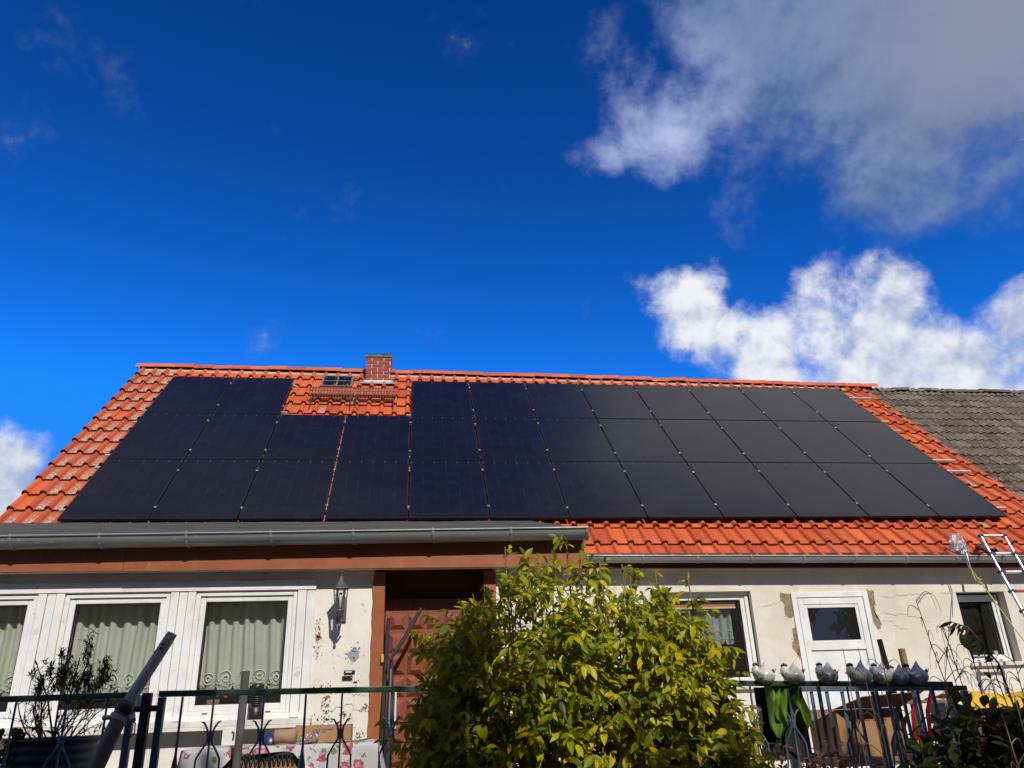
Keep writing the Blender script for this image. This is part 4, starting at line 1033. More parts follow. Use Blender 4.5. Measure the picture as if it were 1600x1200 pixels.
def clothf(u, v):
    x = lerp(TX0-.02, TX1+.03, u)
    if v < .55:
        y = lerp(TY1-.05, TY0-.012, v/.55); z = TZ+.007+.006*noise.noise(Vector((x*7, y*7, 0)))
        if u in (0, 1): z -= .02
        return (x, y, z)
    s_ = (v-.55)/.45; drop = cloth_z(u)*s_
    return (x+.02*math.sin(u*40)*s_, TY0-.016-.020*math.sin(u*31+1)*s_-.012*s_, TZ+.004-drop)
mb.grid(clothf, 90, 22)
def side(sx, x0):
    def f(u, v):
        y = lerp(TY0-.012, TY1-.05, u); d = (.36 if sx < 0 else .30)*v
        return (x0+sx*(.03+.05*v+.02*math.sin(u*23)*v), y, TZ-d)
    return f
mb.grid(side(-1, TX0), 20, 8); mb.grid(side(1, TX1), 20, 8)
o = mb.build('tablecloth', M['tablecloth']); tag(o, 'white tablecloth with red flowers and green leaves over the garden table', 'tablecloth')
bx = thing('cardboard_box', 'flat brown cardboard parcel with blue print on the flowered table', 'box', (-2.87, -4.06, TZ+.012))
bx['local'] = 1; bx.rotation_euler = (0, 0, R(-4))
MB().box(-.17, .17, -.06, .06, 0, .125).build('carton', M['card'], bx, .003)
mb = MB()
for k in range(2): mb.add([(-.125+k*.03, -.0612, .095), (-.118+k*.03, -.0612, .095), (-.106+k*.03, -.0612, .062), (-.113+k*.03, -.0612, .062)], [(0, 1, 2, 3)]); mb.add([(-.100+k*.03, -.0612, .095), (-.094+k*.03, -.0612, .095), (-.106+k*.03, -.0612, .062), (-.112+k*.03, -.0612, .062)], [(0, 1, 2, 3)])
for z, L_ in ((.088, .085), (.070, .035)):
    x = -.045
    for q in range(int(L_/.010)): mb.add([(x+q*.010, -.0612, z), (x+q*.010+.007, -.0612, z), (x+q*.010+.007, -.0612, z+.010), (x+q*.010, -.0612, z+.010)], [(0, 1, 2, 3)])
mb.build('print', M['blueink'], bx)
o = MB().box(-.115, .115, -.05, .05, 0, .118); 
c2 = thing('cardboard_box', 'short brown carton leaning behind the parcel on the table', 'box', (-3.05, -3.86, TZ+.012), None, True); c2.rotation_euler = (0, R(6), R(8)); o.build('carton', M['card'], c2, .003)
o = thing('paper_roll', 'brown kraft paper bundle lying on the table', 'paper roll', (-3.20, -4.02, TZ+.06))
mb = MB(); mb.lathe([(0, -.08), (.045, -.08), (.054, -.07), (.050, 0), (.055, .07), (.045, .085), (0, .085)], (-3.21, -4.02, TZ+.065), 14, True, (Vector((0, 1, 0)), Vector((0, 0, 1)), Vector((1, .1, 0)))); mb.build('roll', M['kraft'], o)
mb = MB(); mb.lathe([(0, -.02), (.03, -.015), (.035, .04), (.025, .12), (.01, .14)], (-3.08, -4.10, TZ+.042), 9, True, (Vector((0, 1, 0)), Vector((0, 0, 1)), Vector((1, -.3, .1)))); mb.build('bag', M['bag'], o)
o = thing('blue_bowl', 'dark blue upturned bowl on the table beside the kraft bundle', 'bowl', (-3.33, -3.95, TZ+.012)); MB().lathe([(.085, 0), (.083, .02), (.066, .055), (.035, .08), (0, .086)], (-3.33, -3.95, TZ+.012), 20).build('shell', M['blueplastic'], o)
o = thing('white_carton', 'small white carton with black curved mark on the table', 'box', (-3.66, -3.9, TZ+.012))
MB().box(-3.70, -3.60, -3.93, -3.86, TZ+.012, TZ+.135).build('carton', M['paper'], o, .002)
MB().tube([(-3.628, -3.933, TZ+.105), (-3.618, -3.933, TZ+.11), (-3.612, -3.933, TZ+.095), (-3.615, -3.933, TZ+.05)], .007, 5).build('print', M['plasticblk'], o)
o = MB().tube([(-2.70, -4.17, TZ+.015), (-2.60, -4.17, TZ+.022), (-2.54, -4.17, TZ+.042)], [.006, .010, .003], 6).build('knife', M['greytube']); tag(o, 'thin dark knife lying at the right end of the table', 'knife')
o = MB().tube([(-3.47, -4.52, .60), (-3.45, -4.55, 1.55), (-3.44, -4.60, 1.895)], .0285, 12).build('drain_pipe', M['darkgrey']); tag(o, 'straight dark grey tube standing upright before the window', 'tube')

# ---- iron railings
FY = -5.6
def railing(label, xa, xb, za, zb, bars, y=FY, bottom=.72, rail_mat='rail', post_l=True, post_r=True):
    t = thing('iron_railing', label, 'railing', ((xa+xb)/2, y, .60))
    def zt(x): return lerp(za, zb, (x-xa)/(xb-xa))
    MB().bar((xa, y, zt(xa)-.018), (xb, y, zt(xb)-.018), .040, .034).build('top_rail', M[rail_mat], t, .004)
    MB().bar((xa, y, bottom), (xb, y, bottom), .035, .02).build('bottom_rail', M['fence'], t)
    for f, xx in ((post_l, xa+.02), (post_r, xb-.02)):
        if f: MB().box(xx-.02, xx+.02, y-.02, y+.02, .60, zt(xx)-.036).build('post', M['fence'], t, .003)
    for x, kind in bars:
        z1 = zt(x)-.036; b = MB()
        if kind == 'spindle':
            b.tube([(x, y, bottom+.01), (x, y, 1.20), (x, y, 1.27), (x, y, 1.33), (x, y, 1.40), (x, y, z1)], [.007, .007, .016, .019, .008, .0065], 8)
        elif kind == 'fork':
            zc = z1-.215
            b.tube([(x, y, bottom+.01), (x, y, z1)], .0065, 6)
            for s_ in (-1, 1):
                b.tube([(x+s_*.055, y, zc+.075), (x+s_*.040, y, zc+.070), (x+s_*.018, y, zc+.035), (x+s_*.012, y, zc-.01), (x+s_*.016, y, zc-.04), (x+s_*.045, y, zc-.085), (x+s_*.066, y, zc-.125), (x+s_*.068, y, zc-.20), (x+s_*.075, y, zc-.25), (x+s_*.11, y, zc-.31), (x+s_*.12, y, zc-.40), (x+s_*.06, y, zc-.50), (x+s_*.01, y, zc-.56)], [.004]+[.0062]*12, 6)
            b.tube([(x, y-.001, zc-.035), (x, y-.001, zc+.02)], .015, 6)
        else: b.box(x-.011, x+.011, y-.006, y+.006, bottom+.01, z1)
        b.build('baluster', M['fence'], t)
    return t
railing('green topped iron railing section at the left edge before the potted shrub', -5.3, -3.86, 1.747, 1.749, [(-5.05, 'spindle'), (-4.80, 'fork'), (-4.52, 'spindle'), (-4.24, 'fork'), (-4.02, 'spindle')])
railing('green topped iron railing section before the flowered table and front door', -3.735, -1.05, 1.751, 1.722, [(-3.60, 'spindle'), (-3.42, 'fork'), (-3.13, 'fork'), (-2.885, 'spindle'), (-2.67, 'fork'), (-2.37, 'fork'), (-2.10, 'spindle'), (-1.85, 'fork'), (-1.58, 'fork'), (-1.30, 'spindle')])
railing('green topped iron railing section carrying the white ceramic hens', -1.03, 1.35, 1.735, 1.655, [(-.75, 'fork'), (-.45, 'spindle'), (-.07, 'fork'), (.185, 'fork'), (.40, 'flat'), (.60, 'fork'), (.80, 'flat'), (.90, 'fork'), (1.06, 'flat'), (1.2, 'flat')])
railing('plain blue grey inner railing with flat bars behind the hens', .33, 1.75, 1.665, 1.63, [(.33+.115*k, 'flat') for k in range(1, 12)], -5.18, .72, 'fence')

# ---- black post, leaning pole with clamp
o = MB().box(-3.815, -3.765, -5.66, -5.61, .60, 1.74).build('black_post', M['blackiron'], None, .004); tag(o, 'thick black post between the two left railing sections', 'post')
MB().tube([(-3.95, -5.645, 1.652), (-3.70, -5.635, 1.655)], .017, 8).build('cross_bar', M['blackiron'], o)
pl = thing('leaning_pole', 'grey telescopic tube leaning up past the railing with a black collar', 'pole', (-4.35, -5.9, 0))
A0, A1, A2 = Vector((-4.34, -6.02, .0)), Vector((-3.865, -5.80, 1.640)), Vector((-3.690, -5.72, 2.03))
MB().tube([A0, fade(A0, A1, .5), A1], .043, 16).build('lower_tube', M['greytube'], pl)
dA = (A2-A1).normalized()
mb = MB(); mb.tube([A1-dA*.03, A2], .032, 16); sx_ = dA.cross(Vector((0, 1, 0))).normalized()
mb.build('upper_tube', M['galv'], pl)
mb = MB(); mb.obox(A2+dA*.012, (sx_, dA, sx_.cross(dA)), (.029, .028, .005)); mb.tube([A2+dA*.012-sx_.cross(dA)*.006, A2+dA*.012+sx_.cross(dA)*.006], .030, 14); mb.build('flat_end', M['galv'], pl)
fr_ = Vector((0, -1, 0)); cpt = A2+dA*.012
MB().tube([cpt+Vector((0, -.012, 0)), cpt+Vector((0, -.016, 0))], .010, 10).build('bolt_hole', M['paper'], pl)
for q in (1, 2): MB().tube([A2-dA*(.012+q*.026)+Vector((0, -.030, .004)), A2-dA*(.012+q*.026)+Vector((0, -.036, .004))], .008, 8).build('slot_hole', M['blackiron'], pl)
MB().tube([A1-dA*.005, A1+dA*.012, A1+dA*.045, A1+dA*.060], [.046, .050, .048, .038], 16).build('collar', M['plasticblk'], pl)
mb = MB(); mb.tube([A1-dA*.045, A1-dA*.02], .049, 14); mb.tube([A1-dA*.03+Vector((-.085, 0, .0)), A1-dA*.03+Vector((.085, .0, .0))], .013, 8); mb.tube([A1-dA*.03+Vector((.07, 0, 0)), A1-dA*.03+Vector((.085, -.02, -.02))], .016, 8); mb.build('clamp', M['galv'], pl)
MB().tube([A1+Vector((.055, -.02, -.03)), A1+Vector((.085, -.02, -.06)), A1+Vector((.088, -.02, -.11)), A1+Vector((.065, -.02, -.135)), A1+Vector((.045, -.02, -.12)), A1+Vector((.055, -.02, -.06)), A1+Vector((.06, -.02, -.03))], .004, 5).build('cord_loop', M['blackiron'], pl)

# ---- ceramic hens on the rail
def hen_parts():
    def bodyf(u, v):
        a = 2*math.pi*u; th = math.pi*v
        r_ = math.sin(th); x = .066*r_*math.cos(a); y = .058*r_*math.sin(a); z = -.052*math.cos(th)+.050
        k = max(0, (v-.62)/.38)                       # draw the top up into a pointed tail
        x = x*(1-.55*math.sin(math.pi*min(1, k*1.5)*.5))+.016*k; y = y*(1-.5*k); z += .046*k**1.4
        k2 = max(0, -math.cos(a))*math.sin(th)       # breast swells towards the head
        return (x-.012*k2, y, z)
    b = MB(); b.grid(bodyf, 24, 18)
    h = MB(); h.lathe([(0, -.036), (.024, -.026), (.029, 0), (.026, .022), (.015, .036), (0, .041)], (-.064, -.012, .078), 14)
    h.lathe([(.030, -.03), (.026, 0), (.018, .03)], (-.046, -.002, .055), 12)
    bk_ = MB(); bk_.lathe([(.008, 0), (.005, .010), (0, .02)], (-.090, -.020, .078), 8, True, (Vector((0, 1, 0)), Vector((0, 0, 1)), Vector((-1, -.2, -.1)).normalized()))
    c = MB()
    for q in range(3): c.lathe([(0, -.012), (.010, -.004), (.011, .004), (0, .014)], (-.074+q*.012, -.012, .120+.005*(q == 1)), 8)
    w = MB(); w.grid(lambda u, v: (.050+.022*v+.004*math.sin(u*9), .030*math.cos(math.pi*u)*(1-.4*v), .055+.03*v-.018*math.sin(math.pi*u)+.012), 8, 4)
    w2 = MB(); w2.grid(lambda u, v: (-.075+.045*u, -.050-.012*math.sin(math.pi*u), .040+.035*v*(1-u*.6)+.006*math.sin(u*20)), 8, 4)
    return [(n_, m_.mesh(n_), mt) for n_, m_, mt in (('body', b, 'ceramic'), ('head', h, 'ceramic'), ('beak', bk_, 'grip'), ('comb', c, 'ceramdark'), ('tail_feathers', w, 'ceramdark'), ('ruffled_wing', w2, 'grip'))]
HP = hen_parts()
for n_, me, mt in HP: me.materials.append(M[mt])
hens = [(.040, 0, 1, 'white ceramic hen nearest the big shrub on the green rail'), (.245, -8, 1.0, 'second white ceramic hen from the shrub, above the green jacket'),
        (.475, 5, 1.02, 'ceramic hen standing alone before the white side door, third from the shrub'), (.715, -12, 1.06, 'leftmost of the four ceramic hens huddled at the end of the rail'),
        (.855, 8, 1.0, 'second from left of the four huddled ceramic hens'), (.985, -4, .92, 'lowest ceramic hen with a spade handle rising behind it'), (1.115, -14, 1.05, 'last ceramic hen at the right end of the rail')]
for x, rz, s_, lab in hens:
    t = thing('ceramic_hen', lab, 'hen figure', (x, FY-.012, lerp(1.735, 1.655, (x+1.03)/2.38)-.022), 'white ceramic hens on the railing', True)
    t.rotation_euler = (0, R(rz*.25), R(rz)); t.scale = (s_*.98, s_, s_*.98)
    for n_, me, mt in HP: link(n_, me, None, t)

# ---- green jacket hung over the rail
jk = thing('green_jacket', 'crumpled bright green jacket hanging from the railing under the hens', 'jacket', (.18, -5.5, 1.3))
def lobe(x0, w, ztop, zbot, ph, yo):
    def f(u, v):
        e = 2*u-1; wid = w*(.42+.58*math.sin(math.pi*min(1., .18+v*.62)))*(1-.75*max(0, (v-.72)/.28)**2)
        z = lerp(ztop, zbot, v)+.018*noise.noise(Vector((u*3, v*4, ph)))
        x = x0+e*wid/2+.016*math.sin(v*4+ph)
        y = FY+.05+yo+.018*math.sin(e*5+ph+v*3)+.020*noise.noise(Vector((u*5+ph, v*2.2, 1)))-.028*math.cos(e*1.5)
        return (x, y, z)
    return f
MB().grid(lobe(.10, .12, 1.675, 1.36, 0., 0), 34, 26).build('front', M['jacket'], jk)
MB().grid(lobe(.15, .10, 1.67, 1.42, 2., -.02), 24, 22).build('fold', M['jacket'], jk)
MB().grid(lobe(.275, .11, 1.665, 1.40, 4., .01), 34, 26).build('sleeve', M['jacket'], jk)
MB().grid(lambda u, v: (lerp(.0, .34, u), FY+.105+.015*math.sin(u*15), lerp(1.66, 1.22, v)), 16, 8).build('lining', M['jacketd'], jk)

# ---- goods on the right of the terrace
cbx = thing('moving_carton', 'large open cardboard carton with red print behind the railing', 'box', (1.55, -4.0, .60))
MB().box(1.27, 1.83, -4.15, -3.65, 1.12, 1.48).build('carton', M['card'], cbx, .004)
MB().prism([(1.25, -4.16, 1.485), (1.86, -4.16, 1.487), (1.96, -4.36, 1.60), (1.42, -4.36, 1.575)], (0, .004, .004)).build('flap', M['card'], cbx)
MB().prism([(1.265, -4.15, 1.475), (1.265, -3.65, 1.475), (1.06, -3.7, 1.42), (1.06, -4.15, 1.40)], (0, 0, .004)).build('flap', M['card'], cbx)
mb = MB()
for k in range(5):
    x = 1.36+k*.075; mb.add([(x, -4.1545, 1.39), (x+.05, -4.1545, 1.39), (x+.045, -4.1545, 1.445), (x+.012, -4.1545, 1.45)], [(0, 1, 2, 3)])
mb.build('print', M['redink'], cbx)
o = MB().box(1.15, 1.95, -4.25, -3.6, 1.06, 1.118).build('crate_lid', M['wood'])
tag(o, 'low wooden bench plank under the open cardboard carton', 'bench')
for xx in (1.2, 1.86):
    for yy in (-4.2, -3.7): MB().box(xx, xx+.05, yy, yy+.05, .60, 1.06).build('leg', M['wood'], o)
def handle(name, label, pts, r_, mat, cat):
    o = MB().tube(pts, r_, 10).build(name, M[mat]); return tag(o, label, cat)
handle('black_broom', 'black tool handle leaning against the wall right of the white door', [(2.06, -3.85, .60), (1.96, -3.95, 1.5), (1.885, -4.0, 2.04)], .024, 'plasticblk', 'handle')
handle('garden_spade', 'wooden spade handle rising behind the ceramic hens', [(2.03, -4.1, .60), (2.05, -4.05, 1.4), (2.078, -4.0, 1.955)], .030, 'wood', 'handle')
ct = thing('hand_truck', 'red tubular hand truck frame behind the end of the railing', 'hand truck', (1.95, -4.4, .60))
MB().tube([(1.72, -4.35, .62), (1.80, -4.40, 1.45), (1.90, -4.42, 1.655), (1.99, -4.42, 1.66), (2.0, -4.42, 1.62), (1.93, -4.40, 1.45), (1.86, -4.36, .62)], .016, 8).build('frame', M['redpaint'], ct)
MB().bar((1.78, -4.38, 1.25), (1.92, -4.38, 1.25), .02, .02).build('cross_bar', M['redpaint'], ct)
MB().tube([(1.68, -4.30, .70), (1.90, -4.30, .70)], .1, 14).build('wheel', M['plasticblk'], ct)
bn = thing('wooden_rack', 'small grey slatted rack behind the hand truck', 'rack', (2.1, -4.2, .60))
for k in range(4): MB().box(1.62, 2.35, -4.12+.06*k, -4.08+.06*k, 1.505, 1.53).build('slat', M['wood'], bn)
for xx in (1.64, 2.29): MB().box(xx, xx+.04, -4.12, -3.9, .60, 1.504).build('leg', M['fence'], bn)
wp = thing('firewood_stack', 'stack of split firewood under the yellow tarp', 'firewood', (2.9, -4.0, .60))
rl_ = random.Random(9)
for j in range(12):
    for i in range(12):
        x = 2.36+i*.092+(.046 if j % 2 else 0); z = .645+j*.072
        r0 = .036+rl_.uniform(-.003, .002); n = 6; ph = rl_.uniform(0, 1)
        prof = [(x+r0*math.cos(ph+2*math.pi*q/n)*rl_.uniform(.85, 1.08), -4.2+rl_.uniform(-.03, .02), z+r0*math.sin(ph+2*math.pi*q/n)) for q in range(n)]
        y0 = prof[0][1]; prof = [(a, y0, c) for a, b, c in prof]
        MB().prism(prof, (0, .45, 0)).build('log', M['logs'], wp)
mb = MB()
mb.grid(lambda u, v: (lerp(2.36, 3.42, u)+.02*math.sin(v*7), lerp(-4.30, -3.65, v), 1.505+.060*math.sin(math.pi*v)+.024*noise.noise(Vector((u*9, v*6, 1)))+.025*math.sin(u*8)-(.07*(1-v/.12) if v < .12 else 0)), 60, 24)
o = mb.build('yellow_tarp', M['yellow']); tag(o, 'crumpled yellow tarp on the firewood stack', 'tarp')
sh = thing('shovel', 'shovel with an orange plastic grip leaning at the right edge', 'shovel', (3.3, -4.35, .60))
g = [(3.085, -4.38, 1.645), (3.215, -4.38, 1.655), (3.235, -4.38, 1.60), (3.20, -4.38, 1.53), (3.165, -4.38, 1.49), (3.11, -4.38, 1.55), (3.08, -4.38, 1.61), (3.085, -4.38, 1.645)]
MB().tube(g, .018, 8).build('grip', M['orange'], sh); MB().tube([(3.17, -4.38, 1.51), (3.24, -4.40, 1.38), (3.45, -4.45, .9)], [.024, .02, .018], 8).build('shaft', M['orange'], sh)
MB().grid(lambda u, v: (3.42+.12*v+.2*(u-.5), -4.45-.04*math.cos(math.pi*(u-.5)), .92-.3*v), 8, 5).build('blade', M['greytube'], sh)
th = thing('patterned_throw', 'navy throw with white pattern hanging from the firewood at the right edge', 'throw', (3.3, -4.3, 1.2))
MB().grid(lambda u, v: (lerp(2.98, 3.45, u), -4.315-.02*math.sin(u*14)-.03*v, 1.47-.5*v), 20, 10).build('cloth', M['throw'], th)
mb = MB()
for i in range(6):
    for j in range(6):
        x, z = 3.02+i*.07, 1.44-j*.075; y = -4.315-.02*math.sin((x-2.98)/.47*14)-.03*(1.47-z)/.5-.006
        mb.add([(x, y, z), (x+.018, y, z+.012), (x+.036, y, z), (x+.018, y, z-.012)], [(0, 1, 2, 3)])
mb.build('pattern', M['paper'], th)['kind'] = 'stuff'

# ---- ladder
ld = thing('telescopic_ladder', 'silver telescopic ladder with blue joints leaning on the gutter', 'ladder', (5.9, -1.9, .60))
LT = Vector((5.722, -.79, 3.60)); LD = Vector((-.005, -.345, -.94)).normalized(); LWD = .365
rn = LD.cross(Vector((1, 0, 0))).normalized()
for s_ in (0, 1):
    a = LT+Vector((LWD*s_, 0, 0)); nseg = 11
    for k in range(nseg):
        p, q = a+LD*(.285*k), a+LD*(.285*(k+1))
        if q.z < .62: q = a+LD*((a.z-.62)/-LD.z)
        if p.z < .65: break
        MB().tube([p, q], .0195+.0011*k, 12).build('stile', M['alu'], ld)
        MB().obox(a+LD*(.285*k), (Vector((1, 0, 0)), LD, rn), (.030, .020, .030)).build('joint', M['blueplastic'], ld, .006)
for k in range(11):
    p = LT+LD*(.285*k)
    if p.z < .7: break
    MB().obox(p+Vector((LWD/2, 0, 0)), (Vector((1, 0, 0)), LD, rn), (LWD/2-.03, .013, .021)).build('rung', M['redpaint'] if k == 3 else M['alu_dull'], ld, .004)
    if k:
        for s_ in (.045, LWD-.045): MB().obox(p+Vector((s_, 0, 0)), (Vector((1, 0, 0)), LD, rn), (.022, .0145, .0225)).build('rung_sleeve', M['blueplastic'], ld, .004)

# ---- bag and shoe in the gutter
pb = thing('plastic_bag', 'crumpled clear plastic bag standing in the gutter beside the ladder', 'bag', (5.56, -.60, 3.36))
mb = MB(); mb.grid(lambda u, v: (5.53+.10*(v-.5)*0+(.075+.05*math.sin(math.pi*v**.8))*math.cos(2*math.pi*u)*(1+.28*noise.noise(Vector((math.cos(6.28*u)*2, math.sin(6.28*u)*2, v*4))))-.04*v, -.57+.07*math.sin(2*math.pi*u)*(1+.3*noise.noise(Vector((math.cos(6.28*u)*2, v*5, 3)))), 3.37+.30*v+.02*noise.noise(Vector((u*9, v*4, 8)))), 36, 18, False)
mb.build('film', M['bag'], pb)
mb = MB(); mb.grid(lambda u, v: (5.57+.075*math.cos(2*math.pi*u)*math.sin(math.pi*v), -.56+.05*math.sin(2*math.pi*u)*math.sin(math.pi*v), 3.38+.06*v+.07*math.sin(math.pi*v)*(.5+noise.noise(Vector((u*6, v*5, 1))))), 20, 10); mb.build('contents', M['blueplastic'], pb)
MB().grid(lambda u, v: (5.515+.06*u+.01*math.sin(v*8), -.625+.02*math.sin(u*7), 3.42+.10*v), 8, 8).build('leaflet', M['paper'], pb)
gs = thing('work_shoe', 'dark work shoe with pale trim on the tiles behind the ladder', 'shoe', (5.95, -.55, 3.40))
def shoe(cx, cy, cz, a):
    def f(u, v):
        th = 2*math.pi*u; L_ = (v-.5)*.24; w = .042*(1-.35*abs(2*v-1)**3); hgt = .045+.045*(1-v)**1.2
        x = L_; y = w*math.cos(th); z = hgt*(.5+.5*math.sin(th))
        if v in (0, 1): y *= .1; z = hgt*.5
        return (cx+x*math.cos(a)-y*math.sin(a), cy+x*math.sin(a)+y*math.cos(a), cz+z+.008*noise.noise(Vector((u*7, v*9, cx))))
    return f
MB().grid(shoe(5.93, -.50, 3.45, .3), 18, 14).build('upper', M['glove'], gs); MB().grid(shoe(6.02, -.55, 3.40, -.2), 18, 14).build('upper', M['glove'], gs)
MB().tube([(5.93, -.595, 3.405), (5.96, -.60, 3.46), (6.02, -.60, 3.475), (6.08, -.60, 3.445), (6.10, -.60, 3.41)], .009, 6).build('trim', M['glovegreen'], gs)

# ---- rope with hook
rp_ = thing('yellow_rope', 'yellow rope hanging by a steel hook from the gutter', 'rope', (5.47, -.75, 3.2))
MB().tube([(5.45, -.70, 3.30), (5.455, -.715, 3.39), (5.47, -.70, 3.415), (5.49, -.715, 3.39), (5.495, -.72, 3.20), (5.48, -.72, 3.17), (5.465, -.72, 3.20), (5.462, -.72, 3.33)], .007, 6).build('hook', M['alu'], rp_)
HP0 = Vector((5.483, -.72, 3.175)); HP1 = Vector((5.45, -1.5, 1.86)); HP1 = Vector((4.75, -2.6, 1.55))
mid = fade(HP0, HP1, .5)+Vector((0, 0, -.03))
MB().tube([HP0, fade(HP0, HP1, .25)+Vector((0, 0, -.015)), mid, fade(HP0, HP1, .75)+Vector((0, 0, -.02)), HP1, Vector((4.6, -2.9, .62))], .0075, 6).build('line', M['rope'], rp_)
MB().tube([HP0, HP0+Vector((-.02, -.05, -.09)), HP0+Vector((-.045, -.11, -.20))], .0075, 6).build('strand', M['rope'], rp_)
kc = fade(HP0, HP1, .13)
MB().tube([kc+Vector((.025*math.cos(q*1.3), .02*math.sin(q*1.3), .04-.009*q)) for q in range(12)], .008, 6).build('knot', M['rope'], rp_)

# ================================================================== plants
def leaf_geo(L_, w, droop, fold, rnd_):
    # six-point blade folded along the midrib and curved down; returns verts, faces
    st = [(0, .06), (.22, .72), (.48, 1.0), (.74, .66), (1, 0)]
    vs = []; 
    for t_, k in st:
        y = L_*t_; z = -droop*L_*t_*t_
        vs.append((0, y, z))
        if 0 < k:
            vs.append((-w/2*k, y, z+fold*w*k)); vs.append((w/2*k, y, z+fold*w*k))
    # indices: 0 c,1 l,2 r | 3,4,5 | 6,7,8 | 9,10,11 | 12 tip
    fs = []
    for a in (0, 3, 6): fs += [(a, a+3, a+4, a+1), (a, a+2, a+5, a+3)]
    fs += [(9, 12, 10), (9, 11, 12)]
    return vs, fs
def frame_mat(p, d, up, s_=1.):
    d = d.normalized(); x = d.cross(up)
    if x.length < 1e-3: x = Vector((1, 0, 0))
    x.normalize(); z = x.cross(d)
    return Matrix(((x.x*s_, d.x*s_, z.x*s_, p.x), (x.y*s_, d.y*s_, z.y*s_, p.y), (x.z*s_, d.z*s_, z.z*s_, p.z), (0, 0, 0, 1)))
def merge(mb, vs, fs, m, smooth=True):
    o = len(mb.v); mb.v += [tuple(m@Vector(v)) for v in vs]; mb.f += [tuple(a+o for a in f) for f in fs]; mb.sm += [smooth]*len(fs)
def rvec(r_): 
    v = Vector((r_.gauss(0, 1), r_.gauss(0, 1), r_.gauss(0, 1))); return v.normalized()

# ---- the big shrub
rs = random.Random(21)
ENV = [(-2.12, 1.30), (-2.06, 1.85), (-1.96, 2.04), (-1.82, 2.18), (-1.66, 2.27), (-1.38, 2.30), (-1.08, 2.25), (-.88, 2.16), (-.76, 2.05), (-.69, 1.88), (-.64, 1.66), (-.59, 1.40), (-.54, 1.12)]
def env_top(x): return interp(x, ENV) if -2.16 < x < -.38 else 0
bush = thing('big_shrub', 'large leafy shrub with yellow green leaves in front of the front door', 'shrub', (-1.3, -6.2, 0))
stems = []; twigs = []
for k in range(34):
    xb = rs.uniform(-1.9, -.7); yb = -6.2+rs.uniform(-.25, .25); xt = -1.3+(xb+1.3)*1.65+rs.gauss(0, .05); xt = max(-2.03, min(-.60, xt)); yt = -6.2+(yb+6.2)*1.7
    zt = env_top(xt)*rs.uniform(.88, 1.0)-.03
    b_ = Vector((xb, yb, 0)); t_ = Vector((xt, yt, zt)); md = b_.lerp(t_, .5)+Vector(((xt-xb)*.15, 0, .12))
    pts = [b_, b_.lerp(md, .6), md, md.lerp(t_, .55)+Vector((0, 0, .02)), t_]; stems.append(pts)
# long bare shoots above the crown
for xs_, zs_, y_ in [(-1.72, 2.47, -6.2), (-1.36, 2.47, -6.25), (-1.44, 2.42, -6.1), (-1.02, 2.36, -6.2), (-1.18, 2.38, -6.3), (-1.52, 2.44, -6.15), (-.82, 2.33, -6.2), (-1.10, 2.34, -6.0), (-.62, 2.27, -6.2), (-1.60, 2.40, -6.3), (-1.28, 2.36, -6.2), (-.95, 2.32, -6.1)]:
    stems.append([Vector((xs_+.05*(1 if xs_ < -1.3 else -1), y_, 1.3)), Vector((xs_+.02, y_, 1.9)), Vector((xs_, y_, zs_))])
for pts in stems:
    n = len(pts); MB().tube(pts, [.011-.007*i/(n-1) for i in range(n)], 5, False).build('stem', M['stem'], bush)
leaves = []
def add_twig(p, d, ln, lf_s=1.):
    pts = [p]; q = p.copy(); dd = d.normalized()
    n = max(3, int(ln/.031))
    for i in range(n):
        dd = (dd+Vector((rs.gauss(0, .10), rs.gauss(0, .10), rs.gauss(0, .08)-.02))).normalized(); q = q+dd*(ln/n); pts.append(q.copy())
        sdv = dd.cross(Vector((0, 0, 1)))
        if sdv.length < .05: sdv = Vector((1, 0, 0))
        sdv.normalize(); sdv = (Matrix.Rotation(rs.uniform(0, math.pi), 3, dd) @ sdv)
        for sg in (-1, 1):
            if rs.random() < .22: continue
            ld_ = (sdv*sg*.9+dd*.45+Vector((0, 0, -rs.uniform(.25, 1.25)))).normalized()
            leaves.append((q.copy(), ld_, (rs.uniform(.45, .8) if rs.random() < .3 else rs.uniform(.8, 1.3))*lf_s))
    leaves.append((q.copy(), (dd+Vector((0, 0, -.4))).normalized(), rs.uniform(.7, 1.0)*lf_s))
    twigs.append(pts)
cnt = 0; tries = 0
while cnt < 2250 and tries < 90000:
    tries += 1
    x = rs.uniform(-2.11, -.56); top = env_top(x)
    z = rs.uniform(1.12, top) if rs.random() < .93 else rs.uniform(.3, 1.12)
    ry = .48*math.sqrt(max(.05, 1-((x+1.3)/1.05)**2))
    y = -6.2+rs.uniform(-1, 1)*ry*(1 if z < 2 else .8)
    # open, thinner head; denser below
    dens_ = interp(z, [(.9, .9), (1.7, 1.0), (1.9, .8), (2.05, .5), (2.35, .27)])
    if x < -1.9: dens_ = max(dens_, .6)
    if rs.random() > dens_: continue
    if y > -6.2 and rs.random() < .35: continue
    out_ = Vector(((x+1.3)*.9, (y+6.2)*1.3-.15, rs.uniform(.0, .9))).normalized()
    add_twig(Vector((x, y, z-.07)), out_+rvec(rs)*.5, rs.uniform(.10, .22)); cnt += 1
for pts in stems[34:]:
    for _ in range(3): add_twig(pts[-1].lerp(pts[-2], rs.uniform(0, .5)), Vector((rs.gauss(0, .6), rs.gauss(0, .5), .6)), rs.uniform(.04, .08), .95)
